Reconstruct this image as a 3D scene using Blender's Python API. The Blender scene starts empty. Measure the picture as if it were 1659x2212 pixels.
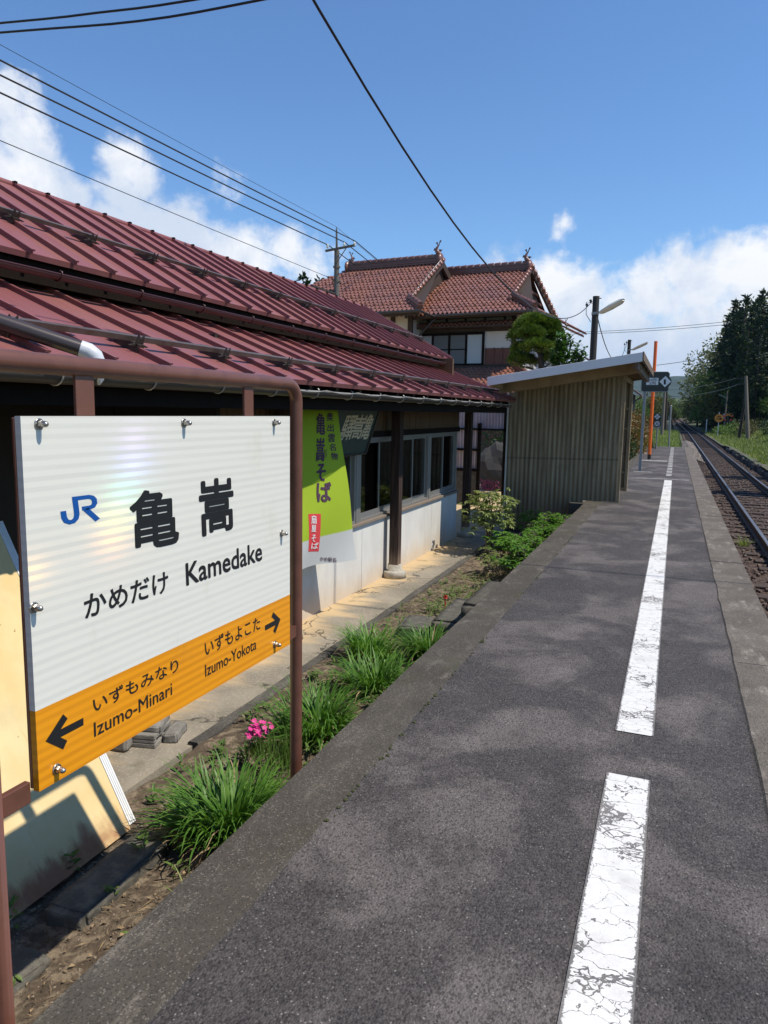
import bpy, bmesh, math, random
from mathutils import Vector, Matrix, noise
random.seed(7)
R_ = math.radians
scene = bpy.context.scene
COL = scene.collection

# ------------------------------------------------------------------ camera
CAMH = 1.45
RW = Matrix(((0.92879594, -0.06684182, 0.36451374),
             (0.37018275, 0.12115072, -0.92102510),
             (0.01740189, 0.99038108, 0.13726798)))
cam_d = bpy.data.cameras.new('camera'); cam = bpy.data.objects.new('camera', cam_d); COL.objects.link(cam)
cam.matrix_world = Matrix.Translation((0, 0, CAMH)) @ RW.to_4x4()
cam_d.sensor_fit = 'VERTICAL'; cam_d.sensor_height = 24.0; cam_d.sensor_width = 18.0
cam_d.lens = 17.074; cam_d.clip_start = 0.05; cam_d.clip_end = 9000
scene.camera = cam

# survey helpers: sight line through a point of a 1659 x 2212 view, met with a real plane
FPX = 1573.68
def sight(x, y): return (RW @ Vector(((x-829.5)/FPX, -(y-1106)/FPX, -1))).normalized()
EYE = Vector((0, 0, CAMH))
def onz(x, y, z=0.0): d = sight(x, y); return EYE + d*((z-CAMH)/d.z)
def onx(x, y, X): d = sight(x, y); return EYE + d*(X/d.x)
def ony(x, y, Y): d = sight(x, y); return EYE + d*(Y/d.y)

# ------------------------------------------------------------------ sun, sky
SUN_DIR = Vector((1.0, 0.05, 1.62)).normalized()
sun_d = bpy.data.lights.new('sun', 'SUN'); sun_d.energy = 4.9; sun_d.angle = R_(0.53); sun_d.color = (1, .93, .81)
sun = bpy.data.objects.new('sun', sun_d); COL.objects.link(sun)
sun.rotation_euler = SUN_DIR.to_track_quat('Z', 'Y').to_euler()
SKY_STRENGTH = 0.10
EXPOSURE = 0.08

class NT:
    """tiny node helper"""
    def __init__(s, tree): s.t = tree; s.t.nodes.clear()
    def n(s, typ, props=None, **inp):
        nd = s.t.nodes.new('ShaderNode'+typ)
        for k, v in (props or {}).items(): setattr(nd, k, v)
        for k, v in inp.items():
            sock = nd.inputs[int(k[1:])] if k[0] == '_' and k[1:].isdigit() else nd.inputs[k.replace('_', ' ')]
            s.put(sock, v)
        return nd
    def put(s, sock, v):
        if isinstance(v, bpy.types.NodeSocket): s.t.links.new(v, sock)
        elif isinstance(v, bpy.types.Node): s.t.links.new(v.outputs[0], sock)
        elif isinstance(v, (tuple, list)) and len(v) == 3 and sock.type == 'RGBA': sock.default_value = (*v, 1)
        else: sock.default_value = v
    def m(s, op, a, b=0.0, c=0.0, clamp=False):
        nd = s.t.nodes.new('ShaderNodeMath'); nd.operation = op; nd.use_clamp = clamp
        s.put(nd.inputs[0], a); s.put(nd.inputs[1], b); s.put(nd.inputs[2], c); return nd.outputs[0]
    def v(s, op, a, b=(0, 0, 0)):
        nd = s.t.nodes.new('ShaderNodeVectorMath'); nd.operation = op
        s.put(nd.inputs[0], a)
        if op == 'SCALE': s.put(nd.inputs[3], b)
        else: s.put(nd.inputs[1], b)
        return nd.outputs[1] if op in ('LENGTH', 'DISTANCE', 'DOT_PRODUCT') else nd.outputs[0]
    def mix(s, f, a, b, blend='MIX'):
        nd = s.t.nodes.new('ShaderNodeMix'); nd.data_type = 'RGBA'; nd.blend_type = blend
        s.put(nd.inputs[0], f); s.put(nd.inputs[6], a); s.put(nd.inputs[7], b); return nd.outputs[2]
    def step(s, x, lo, hi, o0=0.0, o1=1.0):
        nd = s.t.nodes.new('ShaderNodeMapRange'); nd.interpolation_type = 'SMOOTHSTEP'
        for i, q in enumerate((x, lo, hi, o0, o1)): s.put(nd.inputs[i], q)
        return nd.outputs[0]
    def noise(s, co, scale, detail=4, rough=.55, dist=0.0):
        return s.n('TexNoise', None, Vector=co, Scale=scale, Detail=detail, Roughness=rough, Distortion=dist).outputs[0]
    def scl(s, co, sc): return s.v('MULTIPLY', co, sc)
    def sep(s, co):
        nd = s.n('SeparateXYZ', None, _0=co); return nd.outputs[0], nd.outputs[1], nd.outputs[2]

world = bpy.data.worlds.new('World'); scene.world = world; world.use_nodes = True
w = NT(world.node_tree)
sky = w.n('TexSky', dict(sky_type='NISHITA', sun_disc=False, sun_elevation=math.asin(SUN_DIR.z), sun_rotation=math.atan2(SUN_DIR.x, SUN_DIR.y),
                         altitude=300, air_density=1.15, dust_density=.25, ozone_density=2.2))
dirv = w.n('TexCoord').outputs['Generated']
dirn = w.v('NORMALIZE', dirv)
# real cloud banks, each a cluster of puffs at a bearing of its own
PUFFS = [(5, 225, 62, 1), (40, 300, 75, 1), (0, 380, 110, 1), (80, 400, 60, 1), (160, 430, 42, 1),
         (262, 350, 52, 1), (268, 420, 64, 1), (310, 400, 50, 1), (240, 470, 50, 1), (300, 465, 75, 1), (345, 510, 85, 1), (420, 540, 75, 1), (395, 480, 55, .9), (470, 570, 75, 1), (505, 430, 40, .32),
         (550, 560, 80, .62), (620, 535, 48, .8), (680, 580, 60, .75),
         (1090, 590, 60, .5), (1180, 620, 58, .95), (1245, 650, 70, 1), (1262, 625, 34, 1), (1350, 690, 85, .85), (1420, 640, 75, 1), (1475, 600, 58, 1), (1520, 620, 70, 1), (1600, 590, 75, 1), (1680, 600, 90, 1),
         (1300, 780, 120, .9), (1430, 770, 150, 1), (1580, 740, 170, 1), (1700, 720, 170, 1), (1216, 482, 22, .38), (1203, 505, 18, .3), (1250, 880, 120, .9), (1500, 860, 130, .9),
         (1950, 640, 200, 1), (-250, 300, 200, 1), (-300, 650, 250, 1), (200, 600, 150, .9), (2300, 750, 260, .9)]
acc = None
for (px, py, pr, pa) in PUFFS:
    c = sight(px, py)
    d = w.v('DISTANCE', dirn, (c.x, c.y, c.z))
    f = w.m('MULTIPLY', w.m('SUBTRACT', 1.0, w.m('DIVIDE', d, pr/FPX*1.25)), pa)
    acc = f if acc is None else w.m('SMOOTH_MAX', acc, f, .12)
nz = w.noise(dirn, 15, 8, .6, .25)
nz2 = w.noise(dirn, 48, 7, .62)
dens = w.m('ADD', w.m('ADD', acc, w.m('MULTIPLY', w.m('SUBTRACT', nz, .5), 1.5)), w.m('MULTIPLY', w.m('SUBTRACT', nz2, .5), .55))
cov = w.step(dens, .04, .62)
cov = w.m('MULTIPLY', cov, .97)
lum = w.step(w.noise(dirn, 9, 6, .6, .3), .36, .66)
lum2 = w.step(dens, .25, 1.1)
upz = w.step(w.sep(dirn)[2], -.02, .22)
lum = w.m('MULTIPLY', w.m('ADD', w.m('MULTIPLY', lum, .6), .4), w.m('ADD', w.m('MULTIPLY', upz, .55), .45))
ccol = w.mix(lum, (.42, .55, .76), (.97, .98, 1.0))
ccol = w.v('SCALE', ccol, 1.0/SKY_STRENGTH)
skyc = w.mix(1.0, sky, (.90, 1.19, 1.50), 'MULTIPLY')
col = w.mix(cov, skyc, ccol)
bg = w.n('Background', None, Color=col, Strength=SKY_STRENGTH)
w.t.links.new(bg.outputs[0], w.n('OutputWorld').inputs[0])
scene.view_settings.view_transform = 'Standard'; scene.view_settings.look = 'None'
scene.view_settings.exposure = EXPOSURE; scene.view_settings.gamma = 1.0
scene.cycles.max_bounces = 6; scene.cycles.transparent_max_bounces = 12
scene.cycles.caustics_reflective = False; scene.cycles.caustics_refractive = False

# ------------------------------------------------------------------ materials
def newmat(name):
    m = bpy.data.materials.new(name); m.use_nodes = True; return m, NT(m.node_tree)
def finish(nt, col, rough=.6, bump=None, bstr=.3, bdist=.01, metal=0.0, spec=.5, alpha=None, normal=None):
    kw = dict(Base_Color=col, Roughness=rough, Metallic=metal)
    p = nt.n('BsdfPrincipled', None, **kw); p.inputs['Specular IOR Level'].default_value = spec
    if alpha is not None: nt.put(p.inputs['Alpha'], alpha)
    if bump is not None:
        b = nt.n('Bump', None, Strength=bstr, Distance=bdist, Height=bump); nt.t.links.new(b.outputs[0], p.inputs['Normal'])
    nt.t.links.new(p.outputs[0], nt.n('OutputMaterial').inputs[0]); return p
def OC(nt): return nt.n('TexCoord').outputs['Object']
def WP(nt): return nt.n('NewGeometry').outputs['Position']
def M(name, base, rough=.6, var=.25, scale=6, bump=.0, bscale=60, metal=0.0, spec=.5, alt=None, altscale=2.0, altamt=.5, stretch=(1, 1, 1)):
    m, nt = newmat(name); co = nt.scl(WP(nt), stretch)
    n1 = nt.noise(co, scale, 6, .6)
    f = nt.m('ADD', nt.m('MULTIPLY', nt.m('SUBTRACT', n1, .5), var*2.4), 1.0)
    col = nt.v('SCALE', nt.mix(0.0, base, base), f)
    if alt:
        a = nt.m('MULTIPLY', nt.step(nt.noise(co, altscale, 5, .65), .45, .65), altamt)
        col = nt.mix(a, col, alt)
    b = nt.noise(co, bscale, 4, .6) if bump else None
    finish(nt, col, rough, b, bump, .01, metal, spec); return m

def leafmat(name, c1, c2, trans=.35, rough=.45, scale=9):
    m, nt = newmat(name); co = WP(nt)
    n1 = nt.step(nt.noise(co, scale, 3, .6), .35, .65)
    rnd = nt.n('ObjectInfo').outputs['Random']
    col = nt.mix(n1, c1, c2)
    col = nt.v('SCALE', col, nt.m('ADD', nt.m('MULTIPLY', rnd, .3), .85))
    p = nt.n('BsdfPrincipled', None, Base_Color=col, Roughness=rough); p.inputs['Specular IOR Level'].default_value = .35
    t = nt.n('BsdfTranslucent', None, Color=nt.v('MULTIPLY', col, (1.25, 1.35, .7)))
    x = nt.n('MixShader', None, Fac=trans)
    nt.t.links.new(p.outputs[0], x.inputs[1]); nt.t.links.new(t.outputs[0], x.inputs[2])
    nt.t.links.new(x.outputs[0], nt.n('OutputMaterial').inputs[0]); return m

# asphalt: dark binder, pale aggregate, dusty blotches
def asphalt_nodes(nt, co):
    ag = nt.n('TexVoronoi', dict(feature='F1'), Vector=co, Scale=125, Randomness=1.0)
    spk = nt.n('TexVoronoi', dict(feature='F1'), Vector=co, Scale=140, Randomness=1.0)
    tone = nt.sep(ag.outputs['Color'])[0]
    col = nt.mix(tone, (.038, .0335, .032), (.088, .078, .074))
    blot = nt.step(nt.noise(co, 1.25, 6, .60, .5), .47, .60)
    blot2 = nt.step(nt.noise(nt.scl(co, (1, .7, 1)), 2.9, 5, .65), .48, .72)
    b = nt.m('MULTIPLY', nt.m('ADD', nt.m('MULTIPLY', blot, .65), nt.m('MULTIPLY', blot2, .35)), 1.0)
    col = nt.mix(nt.m('MULTIPLY', b, .78), col, nt.mix(nt.noise(co, 60, 3, .7), (.105, .090, .085), (.27, .235, .215)))
    s = nt.sep(spk.outputs['Color'])
    pale = nt.m('MULTIPLY', nt.m('GREATER_THAN', s[1], .94), nt.m('LESS_THAN', spk.outputs['Distance'], .40))
    col = nt.mix(nt.m('MULTIPLY', pale, .45), col, (.36, .34, .31))
    stn = nt.step(nt.noise(nt.scl(co, (1, .8, 1)), .8, 6, .6, .3), .52, .66)
    col = nt.mix(nt.m('MULTIPLY', stn, .45), col, (.030, .026, .024))
    dark = nt.m('GREATER_THAN', s[2], .8)
    col = nt.mix(nt.m('MULTIPLY', dark, .5), col, (.014, .013, .014))
    gr = nt.noise(co, 160, 3, .7)
    h = nt.m('ADD', nt.m('MULTIPLY', nt.m('SUBTRACT', 1.0, ag.outputs['Distance']), .8), nt.m('MULTIPLY', gr, .6))
    return col, h
def mk_asphalt():
    m, nt = newmat('asphalt'); col, h = asphalt_nodes(nt, WP(nt)); finish(nt, col, .8, h, .85, .007, spec=.35); return m
def mk_paint():
    m, nt = newmat('worn_white_paint'); co = WP(nt); acol, h = asphalt_nodes(nt, co)
    oc = OC(nt); ox, oy, oz = nt.sep(oc)
    wob = nt.n('TexNoise', None, Vector=co, Scale=9.0, Detail=4.0).outputs['Color']
    cc = nt.v('ADD', nt.scl(co, (7.0, 11.5, 1)), nt.v('SCALE', nt.v('SUBTRACT', wob, (.5, .5, .5)), 1.5))
    vor = nt.n('TexVoronoi', dict(feature='DISTANCE_TO_EDGE'), Vector=cc, Scale=1.0)
    cc2 = nt.v('ADD', nt.scl(co, (16, 38, 1)), nt.v('SCALE', nt.v('SUBTRACT', wob, (.5, .5, .5)), 3.0))
    vor2 = nt.n('TexVoronoi', dict(feature='DISTANCE_TO_EDGE'), Vector=cc2, Scale=1.0)
    region = nt.noise(co, 2.6, 3, .6)
    wd = nt.step(region, .42, .66, .006, .032)
    crack = nt.m('LESS_THAN', vor.outputs[0], wd)
    fine = nt.m('MULTIPLY', nt.m('LESS_THAN', vor2.outputs[0], .055), nt.m('GREATER_THAN', region, .57))
    chip = nt.m('GREATER_THAN', nt.m('ADD', nt.m('MULTIPLY', nt.noise(co, 55, 4, .75), .75), nt.m('MULTIPLY', region, .42)), .69)
    edge = nt.m('GREATER_THAN', nt.m('ADD', nt.m('ABSOLUTE', ox), nt.m('MULTIPLY', nt.noise(nt.scl(co, (1, 1.6, 1)), 40, 5, .85), .034)), .094)
    miss = nt.m('MAXIMUM', nt.m('MAXIMUM', crack, fine), nt.m('MAXIMUM', chip, edge))
    wht = nt.mix(nt.noise(co, 20, 4), (.72, .71, .68), (.56, .55, .52))
    grime = nt.m('MULTIPLY', nt.step(nt.noise(co, 7, 6, .7), .5, .72), .4); wht = nt.mix(grime, wht, (.36, .345, .32)); miss = nt.m('MULTIPLY', miss, .86)
    col = nt.mix(miss, wht, acol)
    hh = nt.m('ADD', nt.m('MULTIPLY', nt.m('SUBTRACT', 1.0, miss), 1.0), nt.m('MULTIPLY', h, .5))
    finish(nt, col, .75, hh, .35, .003, spec=.35); return m
def mk_kerb(name, c1, c2, c3, moss=.5):
    m, nt = newmat(name); co = WP(nt)
    sp = nt.n('TexVoronoi', dict(feature='F1'), Vector=co, Scale=230)
    s = nt.sep(sp.outputs['Color'])
    col = nt.mix(nt.step(nt.noise(co, 2.2, 6, .65), .35, .68), c1, c2)
    col = nt.mix(nt.step(nt.noise(nt.scl(co, (1.6, .5, 1)), 6, 6, .7), .52, .72), col, c3)
    col = nt.mix(nt.m('MULTIPLY', nt.m('GREATER_THAN', nt.m('ADD', s[0], nt.m('MULTIPLY', nt.noise(co, 5, 4), .35)), 1.10), .42), col, (.27, .24, .20))
    col = nt.mix(nt.m('MULTIPLY', nt.m('LESS_THAN', s[1], .25), .6), col, (.03, .028, .025))
    col = nt.mix(nt.m('MULTIPLY', nt.step(nt.noise(co, 1.7, 4, .6), .55, .7), moss), col, (.05, .055, .02))
    g = nt.noise(co, 110, 4, .7)
    finish(nt, col, .85, g, .8, .006, spec=.3); return m

MAT = {}
MAT['asphalt'] = mk_asphalt(); MAT['paint'] = mk_paint()
MAT['kerb'] = mk_kerb('kerb_concrete', (.062, .053, .041), (.092, .080, .064), (.155, .135, .11), .45)
MAT['kerb_r'] = mk_kerb('edge_concrete', (.115, .096, .078), (.175, .15, .122), (.30, .265, .22), .25)
MAT['old_conc'] = mk_kerb('old_concrete', (.07, .065, .055), (.11, .1, .085), (.17, .155, .13), .5)
def mk_path():
    m, nt = newmat('path_concrete'); co = WP(nt); x, y, z = nt.sep(co)
    col = nt.mix(nt.step(nt.noise(co, 1.6, 6, .62), .35, .65), (.20, .175, .135), (.30, .26, .20))
    # sandy wash that has settled along the foot of the wall
    d = nt.m('ADD', nt.m('ADD', x, 3.27), nt.m('MULTIPLY', nt.m('SUBTRACT', nt.noise(nt.scl(co, (.35, 1.6, 1)), 2.4, 5, .6, .5), .5), -1.1))
    wash = nt.step(d, .05, .42, 1.0, 0.0)
    col = nt.mix(nt.m('MULTIPLY', wash, .9), col, (.56, .40, .215))
    sp = nt.n('TexVoronoi', dict(feature='F1'), Vector=co, Scale=95); s = nt.sep(sp.outputs['Color'])
    col = nt.mix(nt.m('MULTIPLY', nt.m('GREATER_THAN', s[0], .8), .35), col, (.42, .37, .3))
    col = nt.mix(nt.m('MULTIPLY', nt.step(nt.noise(co, 3, 5, .6), .56, .7), .45), col, (.10, .095, .05))
    cr = nt.n('TexVoronoi', dict(feature='DISTANCE_TO_EDGE'), Vector=nt.v('ADD', nt.scl(co, (.55, .42, 0)), nt.v('SCALE', nt.n('TexNoise', None, Vector=co, Scale=3.0, Detail=4.0).outputs['Color'], .35)), Scale=1.0)
    col = nt.mix(nt.m('MULTIPLY', nt.m('LESS_THAN', cr.outputs[0], .0045), .75), col, (.04, .035, .03))
    finish(nt, col, .85, nt.noise(co, 90, 4, .7), .5, .005, spec=.3); return m
MAT['path'] = mk_path()
MAT['soil'] = M('soil', (.085, .06, .038), .95, .7, 30, 1.0, 70, alt=(.27, .21, .14), altscale=16, altamt=.75)
MAT['ground'] = M('ground_earth', (.085, .085, .045), .95, .4, .6, .4, 10, alt=(.06, .10, .025), altscale=.15, altamt=.6)
def mk_ballast():
    m, nt = newmat('ballast'); co = WP(nt)
    v = nt.n('TexVoronoi', dict(feature='F1'), Vector=co, Scale=22); s = nt.sep(v.outputs['Color'])
    col = nt.mix(s[0], (.035, .022, .016), (.14, .10, .08))
    col = nt.mix(nt.step(nt.noise(co, .9, 4), .45, .65), col, nt.v('MULTIPLY', col, (.7, .62, .55)))
    finish(nt, col, .9, nt.m('SUBTRACT', 1.0, v.outputs['Distance']), 1.0, .03, spec=.3); return m
MAT['ballast'] = mk_ballast()
MAT['stone'] = M('ballast_stone', (.10, .066, .05), .85, .5, 14, .5, 60, alt=(.22, .18, .15), altscale=9, altamt=.5)
MAT['rail_side'] = M('rust_rail', (.055, .03, .02), .7, .3, 12, .2, 80)
MAT['rail_top'] = M('rail_head', (.30, .28, .27), .32, .15, 10, metal=.85)
MAT['sleeper'] = M('sleeper_wood', (.055, .036, .027), .85, .4, 14, .5, 40, stretch=(.3, 4, 1))
# building
MAT['roof_red'] = M('red_sheet_roof', (.228, .080, .078), .42, .2, 2.6, spec=.4, alt=(.27, .115, .085), altscale=1.6, altamt=.45, stretch=(.45, 2.6, .45))
MAT['gutter_red'] = M('gutter_red', (.06, .020, .019), .4, .15, 4, spec=.5)
MAT['gutter_dark'] = M('gutter_dark', (.035, .03, .026), .45, .2, 5)
MAT['gutter_wire'] = M('gutter_lip', (.42, .40, .37), .35, .2, 8, metal=.4)
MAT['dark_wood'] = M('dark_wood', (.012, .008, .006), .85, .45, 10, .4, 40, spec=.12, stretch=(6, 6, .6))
def mk_post():
    m, nt = newmat('weathered_post'); co = WP(nt); x, y, z = nt.sep(co)
    g = nt.noise(nt.scl(co, (45, 45, 2.2)), 1.0, 6, .65)
    col = nt.mix(nt.step(g, .35, .7), (.022, .014, .011), (.075, .046, .034))
    foot = nt.step(nt.m('ADD', z, nt.m('MULTIPLY', g, -.45)), -.72, -.42, 1.0, 0.0)
    col = nt.mix(nt.m('MULTIPLY', foot, .75), col, (.27, .19, .13))
    col = nt.mix(nt.m('GREATER_THAN', nt.noise(nt.scl(co, (60, 60, .8)), 1.0, 3, .5), .68), col, (.006, .004, .004))
    finish(nt, col, .8, g, .7, .006, spec=.3); return m
MAT['post'] = mk_post()
def mk_wall():
    m, nt = newmat('cement_panel'); co = WP(nt); x, y, z = nt.sep(co)
    col = nt.mix(nt.step(nt.noise(nt.scl(co, (1, 1, .35)), 3.5, 6, .65), .35, .7), (.66, .645, .60), (.57, .555, .515))
    st = nt.step(nt.m('ADD', z, nt.m('MULTIPLY', nt.noise(nt.scl(co, (1, 1, .7)), 2.5, 5, .6), -.42)), -.86, -.44, 1.0, 0.0)
    col = nt.mix(nt.m('MULTIPLY', st, .62), col, (.52, .385, .23))
    finish(nt, col, .75, nt.noise(co, 40, 4, .6), .12, .004, spec=.3); return m
MAT['panel'] = mk_wall()
MAT['slat_brown'] = M('stained_slats', (.115, .06, .024), .6, .35, 9, .2, 40, stretch=(8, 8, .5))
MAT['alu'] = M('aluminium_frame', (.33, .325, .31), .42, .1, 6, metal=.55)
MAT['sill'] = M('sill_wood', (.21, .165, .125), .7, .3, 12, .2, 50, stretch=(4, .6, 4))
MAT['stone_base'] = M('granite_base', (.40, .365, .30), .85, .25, 30, .6, 90, alt=(.26, .235, .19), altscale=14, altamt=.6)
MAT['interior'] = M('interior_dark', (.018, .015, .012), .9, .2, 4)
MAT['curtain'] = M('curtain_cloth', (.30, .23, .16), .9, .2, 8)
MAT['snow_bar'] = M('snow_guard_steel', (.16, .125, .105), .45, .25, 9, metal=.5, alt=(.1, .05, .03), altscale=6, altamt=.6)
MAT['snow_bracket'] = M('snow_bracket', (.06, .048, .04), .5, .3, 14, metal=.4)
MAT['pipe_brown'] = M('dark_brown_pipe', (.045, .032, .03), .3, .15, 6)
MAT['white_pvc'] = M('white_pvc', (.55, .56, .58), .35, .06, 6)
def mk_glass():
    m, nt = newmat('window_glass')
    g = nt.n('BsdfGlossy', None, Color=(1, 1, 1), Roughness=.03); t = nt.n('BsdfTransparent', None, Color=(.55, .58, .57))
    fr = nt.n('Fresnel', None, IOR=1.5); x = nt.n('MixShader', None, Fac=fr.outputs[0])
    nt.t.links.new(t.outputs[0], x.inputs[1]); nt.t.links.new(g.outputs[0], x.inputs[2])
    nt.t.links.new(x.outputs[0], nt.n('OutputMaterial').inputs[0]); return m
MAT['glass'] = mk_glass()
# sign
MAT['sign_brown'] = M('brown_paint', (.135, .055, .036), .36, .15, 7, .05, 80, alt=(.085, .035, .022), altscale=10, altamt=.5)
def mk_sheet(name, c1, c2, dirt, prism=None):
    m, nt = newmat(name); co = WP(nt); x, y, z = nt.sep(co)
    s = nt.m('SINE', nt.m('MULTIPLY', nt.m('ADD', z, nt.m('MULTIPLY', nt.noise(nt.scl(co, (1, .4, .4)), 3.0, 2), .004)), 2*math.pi/.0245))
    band = nt.step(s, -.5, .6)
    broken = nt.step(nt.noise(nt.scl(co, (1, .9, 20)), 2.0, 3), .3, .6)
    col = nt.mix(nt.m('MULTIPLY', band, nt.m('ADD', nt.m('MULTIPLY', broken, .6), .4)), c1, c2)
    a = nt.m('SINE', nt.m('MULTIPLY', nt.m('ADD', y, z), 2*math.pi/.0085)); b = nt.m('SINE', nt.m('MULTIPLY', nt.m('SUBTRACT', y, z), 2*math.pi/.0085))
    cell = nt.m('GREATER_THAN', nt.m('MULTIPLY', a, b), .35)
    col = nt.mix(nt.m('MULTIPLY', cell, .10), col, nt.v('SCALE', col, .6))
    st = nt.m('MULTIPLY', nt.step(nt.noise(nt.scl(co, (1, 1.0, .7)), 5, 6, .7), .56, .75), .25)
    col = nt.mix(st, col, dirt)
    p = finish(nt, col, .32, None, spec=.5)
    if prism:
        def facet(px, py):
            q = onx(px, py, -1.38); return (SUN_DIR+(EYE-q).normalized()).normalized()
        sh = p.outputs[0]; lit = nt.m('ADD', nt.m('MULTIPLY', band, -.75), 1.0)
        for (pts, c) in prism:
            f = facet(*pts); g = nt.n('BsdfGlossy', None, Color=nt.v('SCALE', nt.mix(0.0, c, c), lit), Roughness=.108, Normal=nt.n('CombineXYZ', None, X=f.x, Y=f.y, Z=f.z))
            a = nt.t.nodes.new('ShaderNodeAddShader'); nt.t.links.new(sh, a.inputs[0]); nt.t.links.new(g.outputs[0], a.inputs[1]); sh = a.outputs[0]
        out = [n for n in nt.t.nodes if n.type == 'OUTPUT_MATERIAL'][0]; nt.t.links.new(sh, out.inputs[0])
    return m
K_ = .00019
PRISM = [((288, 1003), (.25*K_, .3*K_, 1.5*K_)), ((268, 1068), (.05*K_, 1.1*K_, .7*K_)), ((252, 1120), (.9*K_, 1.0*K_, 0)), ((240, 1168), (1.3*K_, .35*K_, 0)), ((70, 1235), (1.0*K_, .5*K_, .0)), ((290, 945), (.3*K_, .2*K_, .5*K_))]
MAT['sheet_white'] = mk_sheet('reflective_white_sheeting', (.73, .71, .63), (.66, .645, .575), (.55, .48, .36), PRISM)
MAT['sheet_orange'] = mk_sheet('reflective_orange_sheeting', (.78, .305, .006), (.66, .235, .004), (.42, .17, .02))
MAT['ink'] = M('black_lettering', (.010, .010, .011), .45, .1, 5)
MAT['ink_blue'] = M('blue_lettering', (.004, .075, .30), .4, .08, 5)
MAT['steel'] = M('bolt_steel', (.42, .39, .34), .28, .2, 40, metal=.9)
def mk_board():
    m, nt = newmat('rusty_cream_sheet'); co = WP(nt); oc = OC(nt); x, y, z = nt.sep(oc)
    col = nt.mix(nt.step(nt.noise(oc, 2.5, 5, .6), .35, .7), (.68, .53, .27), (.60, .44, .19))
    strk = nt.step(nt.noise(nt.scl(oc, (12, 3, 1.2)), 2.2, 5, .7), .60, .72)
    col = nt.mix(nt.m('MULTIPLY', strk, .45), col, (.50, .25, .07))
    spots = nt.m('GREATER_THAN', nt.noise(nt.scl(oc, (1, 1.4, .8)), 24, 3, .7), .70)
    col = nt.mix(nt.m('MULTIPLY', spots, .8), col, (.22, .075, .02))
    gri = nt.step(nt.noise(oc, 1.7, 5, .6), .5, .72)
    col = nt.mix(nt.m('MULTIPLY', gri, .5), col, (.36, .33, .22))
    # rust creeping up from the lower edge (local z is the distance up the sheet)
    ru = nt.step(nt.m('ADD', z, nt.m('MULTIPLY', nt.noise(nt.scl(oc, (6, 6, 2)), 1.0, 6, .7), -.34)), -.12, -.03, 1.0, 0.0)
    ru2 = nt.m('MULTIPLY', ru, nt.step(nt.noise(nt.scl(oc, (3, 3, 3)), 1.0, 4), .35, .55))
    col = nt.mix(nt.m('MULTIPLY', ru2, .9), col, nt.mix(nt.noise(oc, 30, 4), (.20, .06, .025), (.34, .12, .05)))
    finish(nt, col, .6, nt.noise(oc, 50, 3), .1, .003); return m
MAT['cream_sheet'] = mk_board()
MAT['alu_trim'] = M('white_trim', (.70, .70, .68), .4, .1, 8)
MAT['block'] = M('cinder_block', (.23, .215, .19), .9, .25, 18, .7, 90, alt=(.13, .12, .1), altscale=10, altamt=.6)
MAT['block_dark'] = M('mossy_block', (.085, .08, .068), .9, .35, 18, .7, 70, alt=(.2, .18, .14), altscale=14, altamt=.5)
# banner
def mk_banner():
    m, nt = newmat('banner_cloth'); oc = OC(nt); z = nt.sep(WP(nt))[2]
    wob = nt.m('ADD', z, 0.0)
    col = nt.mix(nt.step(wob, .28, .30), (.62, .62, .60), (.42, .57, .05))
    p = nt.n('BsdfDiffuse', None, Color=col); t = nt.n('BsdfTranslucent', None, Color=col)
    x = nt.n('MixShader', None, Fac=.25); nt.t.links.new(p.outputs[0], x.inputs[1]); nt.t.links.new(t.outputs[0], x.inputs[2])
    nt.t.links.new(x.outputs[0], nt.n('OutputMaterial').inputs[0]); return m
MAT['banner'] = mk_banner()
MAT['banner_red'] = M('banner_red', (.62, .045, .05), .8, .1, 5)
MAT['banner_ink'] = M('banner_ink', (.075, .03, .065), .8, .15, 8)
MAT['banner_pink'] = M('banner_tan', (.42, .25, .15), .8, .15, 8)
MAT['banner_white'] = M('banner_white', (.75, .75, .73), .8, .05, 8)
MAT['plaque'] = M('dark_green_board', (.030, .055, .052), .5, .25, 8, .1, 40)
MAT['plaque_letters'] = M('cream_letters', (.60, .52, .36), .6, .15, 12)
# plants
MAT['blade'] = leafmat('lily_blades', (.062, .160, .020), (.130, .255, .042), .3, .47, 14)
MAT['leaf_mid'] = leafmat('peony_leaf', (.075, .19, .022), (.15, .30, .045), .35, .4, 14)
MAT['leaf_pale'] = leafmat('nandina_leaf', (.15, .20, .055), (.27, .30, .11), .35, .45, 18)
MAT['pine'] = leafmat('pine_needles', (.06, .105, .014), (.165, .23, .028), .2, .5, 3.5)
MAT['magnolia'] = leafmat('glossy_leaf', (.03, .085, .014), (.075, .16, .028), .25, .28, 6)
MAT['cedar'] = leafmat('cedar_sprays', (.013, .028, .010), (.028, .052, .015), .12, .6, .35)
MAT['pale_tree'] = leafmat('pale_spring_leaves', (.16, .17, .075), (.22, .22, .11), .3, .6, .8)
MAT['green_tree'] = leafmat('fresh_leaves', (.06, .115, .022), (.12, .18, .035), .3, .5, .8)
MAT['olive_tree'] = leafmat('olive_leaves', (.075, .085, .022), (.13, .115, .035), .25, .5, .7)
MAT['red_hedge'] = leafmat('photinia_leaves', (.20, .085, .03), (.10, .11, .025), .3, .35, 3)
MAT['dark_shrub'] = leafmat('dark_shrub_leaves', (.018, .045, .012), (.04, .075, .018), .2, .5, 3)
MAT['yellow_green'] = leafmat('yellow_green_leaves', (.19, .30, .018), (.28, .38, .04), .35, .5, 2)
MAT['grass'] = leafmat('verge_grass', (.12, .17, .032), (.20, .24, .065), .3, .5, .9)
MAT['weed'] = leafmat('weed_leaf', (.07, .15, .025), (.14, .21, .05), .3, .5, 20)
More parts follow.
